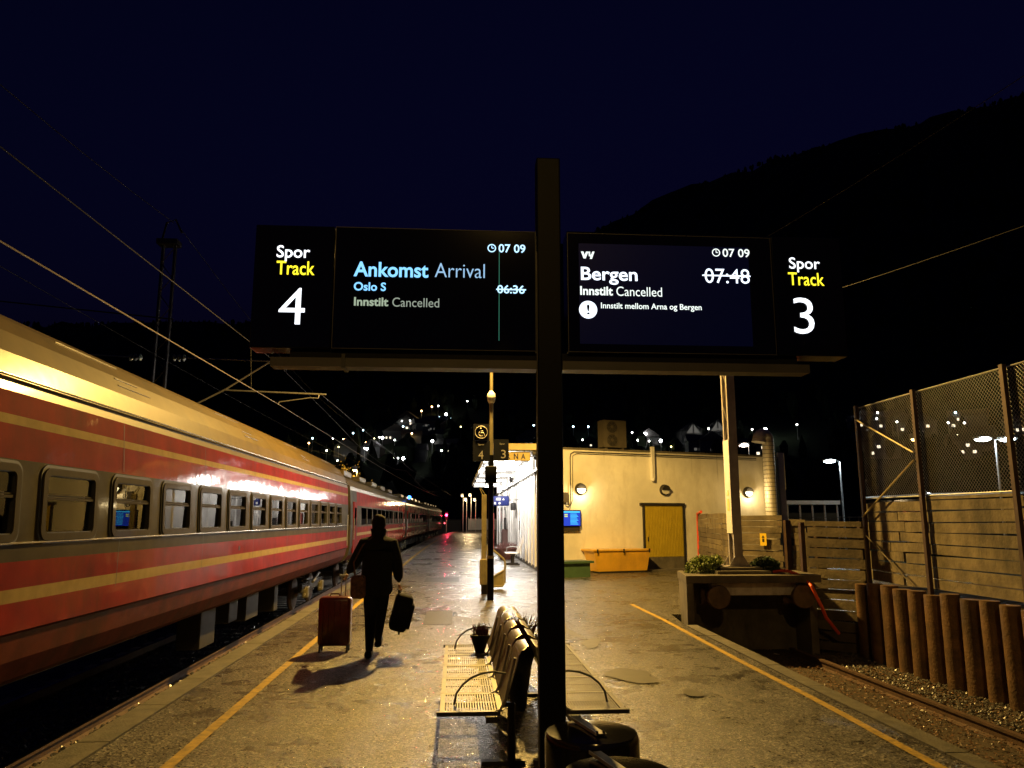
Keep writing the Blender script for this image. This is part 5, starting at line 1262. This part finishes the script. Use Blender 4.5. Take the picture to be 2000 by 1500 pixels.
# ------------------------------------------------------------------ far yard: street lamps, shelters, lights
def street_lamp(x, y, h, label, em, cat='street lamp', r=.06, arm=0, group=None, hs=(.5, .22, .08), z0=None, P=0, col=(1, 1, 1), arms=(1,)):
    z0 = -.6 if z0 is None else z0
    t = thing('street_lamp', label, cat, (x, y, z0), group)
    b = MB(); b.tube([(x, y, z0), (x, y, h)], [r, r * .6], 7); b.build('pole', M['galv'], t)
    for s_ in arms:
        if arm: b = MB(); b.tube([(x, y, h), (x - s_ * arm, y, h + .08)], .03, 5); b.build('arm', M['galv'], t)
        b = MB(); b.bbox((x - s_ * (arm + hs[0] / 2), y, h + .10), hs, b=.02); b.build('head', M['galv'], t)
        b = MB(); b.ball((x - s_ * (arm + hs[0] / 2), y, h + .03), .5, (hs[0] * .9, 1, .28 if hs[0] > .5 else hs[0]), n=8); b.build('lens', em, t, True)  # swollen into an ellipsoid that stands in for the lamp's glow
        if P: point('led_light', (x - s_ * (arm + hs[0] / 2), y, h - .15), P, col, .1, t)
LEDc = (.75, .92, 1)
street_lamp(30.7, 60, 6.35, 'twin headed white LED lamp beyond the timber wall, left of the chain link fence', E['led'], arm=.35, hs=(1.0, .4, .14), P=500, col=LEDc, arms=(1,), r=.1)
street_lamp(33.0, 45, 6.60, 'tall twin headed white LED lamp seen through the chain link fence', E['led'], arm=.3, hs=(1.0, .5, .16), P=500, col=LEDc, arms=(1, -1), r=.1)
street_lamp(57.1, 90, 4.8, 'small white lamp low behind the plank fence', E['led'], hs=(.8, .5, .3))
street_lamp(24.9, 40, 6.1, 'orange sodium lamp right behind a chain link fence post', E['sod'], hs=(.35, .35, .3), P=500, col=SODIUM)
street_lamp(23.25, 60, 7.6, 'pinkish white lamp just right of the grey mast above the roof line', emis('pinkish_lamp', (1, .80, .62), 25), hs=(.8, .4, .2))
street_lamp(-7.65, 60, 5.55, 'orange street lamp shining on a tree beyond the first coach roof', E['sod'], hs=(.35, .35, .3), P=900, col=SODIUM, r=.05)
for (x, z, lab) in [(.94, 5.1, 'upper left warm lamp of the cluster past the platform end'), (2.05, 5.15, 'upper right warm lamp of the cluster past the platform end'), (1.42, 4.5, 'lower left warm lamp of the cluster past the platform end'), (2.7, 4.5, 'lower right warm lamp of the cluster past the platform end')]:
    street_lamp(x, 110, z, lab, emis('platform_end_lamp', (1, .78, .42), 22), hs=(.36, .36, .3), group='lamps past the platform end')
point('end_light', (1.8, 108, 4.6), 900, (1, .7, .35), .2, [o for o in C.objects if o.name.startswith('street_lamp') and o.parent is None][-1])
# tree lit by the orange lamp
rr = random.Random(12); t = thing('tree', 'small yellow leaved tree lit by the orange street lamp', 'tree', (-9.2, 62, -.7))
b = MB(); b.tube([(-9.2, 62, -.7), (-9.2, 62, 2), (-9.0, 62, 4.2)], [.14, .1, .03], 6)
for k in range(10):
    a = rr.uniform(0, 6.28); z = rr.uniform(1.8, 4); b.tube([(-9.2, 62, z), (-9.2 + 1.1 * math.cos(a), 62 + 1.1 * math.sin(a), z + .9)], [.04, .01], 4)
b.build('trunk', M['bark'], t); b = MB()
for k in range(2600):
    u = Vector((rr.gauss(0, .75), rr.gauss(0, .6), rr.gauss(0, .8))); c_ = Vector((-9.0, 62, 4.0)) + u; s = rr.uniform(.04, .09); d = Vector((rr.gauss(0, 1), rr.gauss(0, 1), rr.gauss(0, 1))).normalized(); o = d.orthogonal(); p = d.cross(o)
    b.add([c_ - o * s, c_ + p * s * .5, c_ + o * s, c_ - p * s * .5], [(0, 1, 2, 3)])
b.build('crown', mat('yellow_leaf', (.16, .12, .03), .7, var=.4, scale=3), t, fixn=False)
# platform end fence and huts
t = thing('fence', 'low grey panel fence closing the far end of the platform', 'fence', (4, 128, 0))
for i in range(8): b = MB(); b.box(2.0 + 1.7 * i, 3.62 + 1.7 * i, 128, 128.1, .1, 1.9); b.build('panel', M['galv'], t)
for i in range(9): b = MB(); b.box(1.92 + 1.7 * i, 2.0 + 1.7 * i, 127.95, 128.1, 0, 2.1); b.build('post', M['galv'], t)
t = thing('hut', 'small grey hut past the platform end', 'hut', (-.5, 138, 0))
b = MB(); b.box(-3.2, .8, 137, 140, -.7, 1.6); b.build('wall', M['hwall'], t); b = MB(); b.box(-3.4, 1.0, 136.8, 140.2, 1.6, 1.8); b.build('roof', M['hroof'], t)
t = thing('bus_shelter', 'pale flat roofed shelter beyond the timber wall at the building end', 'shelter', (24, 52, -.6))
b = MB(); b.box(21.6, 25.4, 50, 53, 2.75, 3.0); b.build('roof', M['whitem'], t)
for i in range(5): b = MB(); b.box(21.8 + .85 * i, 21.88 + .85 * i, 50.1, 50.2, -.6, 2.75); b.build('post', M['galv'], t)
for i in range(4): b = MB(); b.box(21.9 + .85 * i, 22.62 + .85 * i, 50.12, 50.16, .6, 2.2); b.build('panel', M['tgrey'], t)
t = thing('long_shed', 'long low pale roofed shed behind the plank fence on the right', 'shed', (38, 55, -.6))
b = MB(); b.box(32.8, 48, 52, 60, -.6, 3.2); b.build('wall', M['tgrey'], t); b = MB(); b.prism([(32.5, 3.35), (48.5, 3.75), (48.5, 3.95), (32.5, 3.55)], -60.5, -51.5, Matrix.Rotation(R(90), 4, 'X')); b.build('roof', M['whitem'], t)
t = thing('parking_fence', 'dark mesh fence beyond the timber wall under the white lamp', 'fence', (28, 48, -.6))
for i in range(26): b = MB(); b.tube([(20.2 + .6 * i, 47, -.6), (20.2 + .6 * i, 47, 1.95)], .025, 5); b.build('post', M['darkmet'], t)
for z in (.4, 1.1, 1.9): b = MB(); b.tube([(20.2, 47, z), (35.2, 47, z)], .02, 5); b.build('rail', M['darkmet'], t)

# ------------------------------------------------------------------ hillside village
HILL = {
'o':[(-11.3,335.1),(-15.6,331.1),(-20.2,328.0),(-56.4,297.4),(-43.9,300.5),(-34.5,293.8),(-17.8,302.1)],
'w':[(-8.5,335.2),(4.2,336.0),(-23.1,320.2),(-19.7,319.4),(-10.6,319.8),(-48.3,302.7),(-30.2,300.2),(-23.8,294.9),(3.8,301.4),(-5.6,276.2),(-34.0,286.0),(-47.6,285.1),(-22.1,269.5),(-20.5,269.6),(-41.1,269.3),(39.5,288.0),(52.6,277.7),(61.7,267.8),(61.6,259.1),(64.8,256.2),(44.3,269.8),(85.7,256.5),(97.6,248.0),(110.9,243.3),(128.5,237.4),(135.0,236.9),(132.4,233.1),(135.4,227.1),(145.4,217.4),(148.3,214.3),(157.5,208.7),(141.3,207.8)],
'H':[(-21.5,324.1),(-21.3,319.3),(-3.3,310.3),(-24.5,307.5),(-4.6,297.7),(-4.3,284.1),(46.3,265.5),(92.5,234.9),(129.5,235.8),(134.5,231.8),(127.7,232.6),(137.2,226.0),(139.4,221.4),(122.8,221.5),(122.9,214.9),(151.6,217.6),(158.3,205.7),(143.6,205.1),(139.7,202.0)],
'y':[(-17.3,320.5),(-32.0,299.0),(1.3,304.4),(-31.1,284.4),(-43.1,292.7),(-44.0,289.6),(69.7,246.9)],
'b':[(-7.6,319.8),(-3.0,316.1),(-22.0,312.5),(-37.9,312.0),(-41.4,308.6),(-56.4,304.3),(27.0,311.0),(29.4,294.4),(43.4,285.4),(48.6,282.4),(151.3,222.3)],
'W':[(-4.9,322.8),(-28.9,299.3),(-9.4,289.8),(-32.7,284.2),(-18.6,268.8),(65.5,263.8),(68.3,254.3),(101.1,245.6)],
'D':[(-9.6,314.0),(-12.7,313.9),(-17.7,300.1),(-32.1,287.2),(-41.3,289.0),(-16.5,281.7),(26.5,282.3),(66.1,261.7),(80.5,246.5),(82.8,244.6)],
'G':[(80.2,256.5),(89.0,256.3)]}
kinds = {'o': ('far_orange', E['so'], .34, 'distant orange street lamp glowing on the dark hillside'), 'w': ('w', E['sw'], .30, 'distant small white street lamp on the dark hillside'), 'y': ('y', E['sy'], .26, 'distant yellowish lamp on the dark hillside'),
         'b': ('b', E['sb'], .34, 'distant bluish white street lamp on the dark hillside'), 'W': ('W', E['sW'], .50, 'distant brightest kind of white street lamp on the dark hillside')}
grp = {'o': 'orange street lamps on the hillside', 'w': 'small white street lamps on the hillside', 'y': 'yellowish lamps on the hillside', 'b': 'bluish street lamps on the hillside', 'W': 'bright white street lamps on the hillside'}
for k, (nm, em, rad, lab) in kinds.items():
    proto = None
    for i, (x, y) in enumerate(HILL[k]):
        # stand the lamp a few metres in front of the slope so its head clears the ground
        f_ = 1 - 6 / math.hypot(x, y); x, y = x * f_, y * f_; z = terr(x, y); zt = z + 5.2
        if proto is None:
            t = thing('street_lamp', lab, 'street lamp', (x, y, z), grp[k])
            b = MB(); b.tube([(x, y, z), (x, y, zt)], .09, 5); b.build('pole', M['galv'], t); b = MB(); b.ball((x, y, zt), rad, n=5); b.build('lamp_head', em, t)  # head oversized, its shape stands in for bloom around the lamp
            proto = t
        else:
            t = copy_tree(proto); t.location = (x, y, z)
        if k == 'o': t['label'] = ['topmost orange street lamp on the hillside', 'orange street lamp just left of and below the topmost one', 'third orange lamp down the slope from the topmost', 'leftmost orange street lamp, just above the nearest coach roof', 'orange street lamp right of the leftmost one above the coach roofs', 'orange street lamp above the lit cluster over the second coach', 'orange street lamp in the middle of the village above a house'][i]
        if k == 'W': t['label'] = ['bright white street lamp near the upper edge of the village', 'bright white lamp beside a small white one, left part of the village', 'bright white street lamp with tall visible pole, low on the slope', 'bright white lamp in the lit cluster above the second coach', 'rightmost of three bright lamps in a row above the train', 'bright white lamp right of the roof air conditioner', 'bright white lamp lower right of the air conditioner', 'bright white lamp on the slope right of the grey mast'][i]
        if k in 'Wo': point('street_light', (x, y - .8, zt - .2), 60 if k == 'W' else 50, (1, .95, .9) if k == 'W' else SODIUM, .3, t)
def house(x, y, kind, idx):
    f_ = 1 - 3 / math.hypot(x, y); x, y = x * f_, y * f_
    z = terr(x, y) - 1.2; rr = random.Random(idx * 7 + ord(kind)); wd, dp, h = rr.uniform(7, 10), 7, rr.uniform(3.6, 5.2)
    lab = {'H': 'distant dark house with lit windows on the hillside', 'D': 'distant pale house faintly lit by street lamps on the hillside', 'G': None}[kind] or ['distant house with lit triangular gable, left of the grey mast', 'distant house with bright lit gable roof close to the grey mast'][idx]
    t = thing('house', lab, 'house', (x, y, z), {'H': 'houses with lit windows on the hillside', 'D': 'faintly lit houses on the hillside', 'G': None}[kind])
    a = math.atan2(x, y) + rr.uniform(-.3, .3); mt = Matrix.Translation((x, y, z)) @ Matrix.Rotation(-a, 4, 'Z')
    b = MB(); b.box(-wd / 2, wd / 2, 0, dp, 0, h + 1, mt); b.build('wall', M['hwall'], t)
    b = MB()
    if kind == 'G' or rr.random() < .4: b.prism([(-wd / 2 - .4, h + 1), (wd / 2 + .4, h + 1), (0, h + 4)], -dp - .4, .4, mt @ Matrix.Rotation(R(90), 4, 'X'))
    else: b.prism([(-.5, h + 1), (dp + .5, h + 1), (dp / 2, h + 3.4)], -wd / 2 - .4, wd / 2 + .4, mt @ Matrix(((0, 0, 1, 0), (1, 0, 0, 0), (0, 1, 0, 0), (0, 0, 0, 1))))
    b.build('roof', M['hroof'], t)
    if kind == 'G':
        b = MB(); b.prism([(-2.4, h + .2), (-.2, h + .2), (-.2, h + 3.2)], .42, .5, mt @ Matrix.Rotation(R(90), 4, 'X')); b.prism([(.2, h + .2), (2.4, h + .2), (.2, h + 3.2)], .42, .5, mt @ Matrix.Rotation(R(90), 4, 'X')); b.build('window', E['wind'], t)
    n = rr.choice([2, 3, 4]); st = rr.uniform(-wd / 2 + .6, 0)
    for i in range(n):
        u = st + 1.5 * i
        if u > wd / 2 - 1: break
        w_ = rr.choice([.6, .9]); zz = 2.4 if rr.random() < .75 else 4.2
        b = MB(); b.box(u, u + w_, -.08, -.03, zz, zz + .8, mt); b.build('window', (E['win'] if kind == 'H' and rr.random() < .8 else E['wind']), t)
for k in 'HDG':
    for i, (x, y) in enumerate(HILL[k]): house(x, y, k, i)
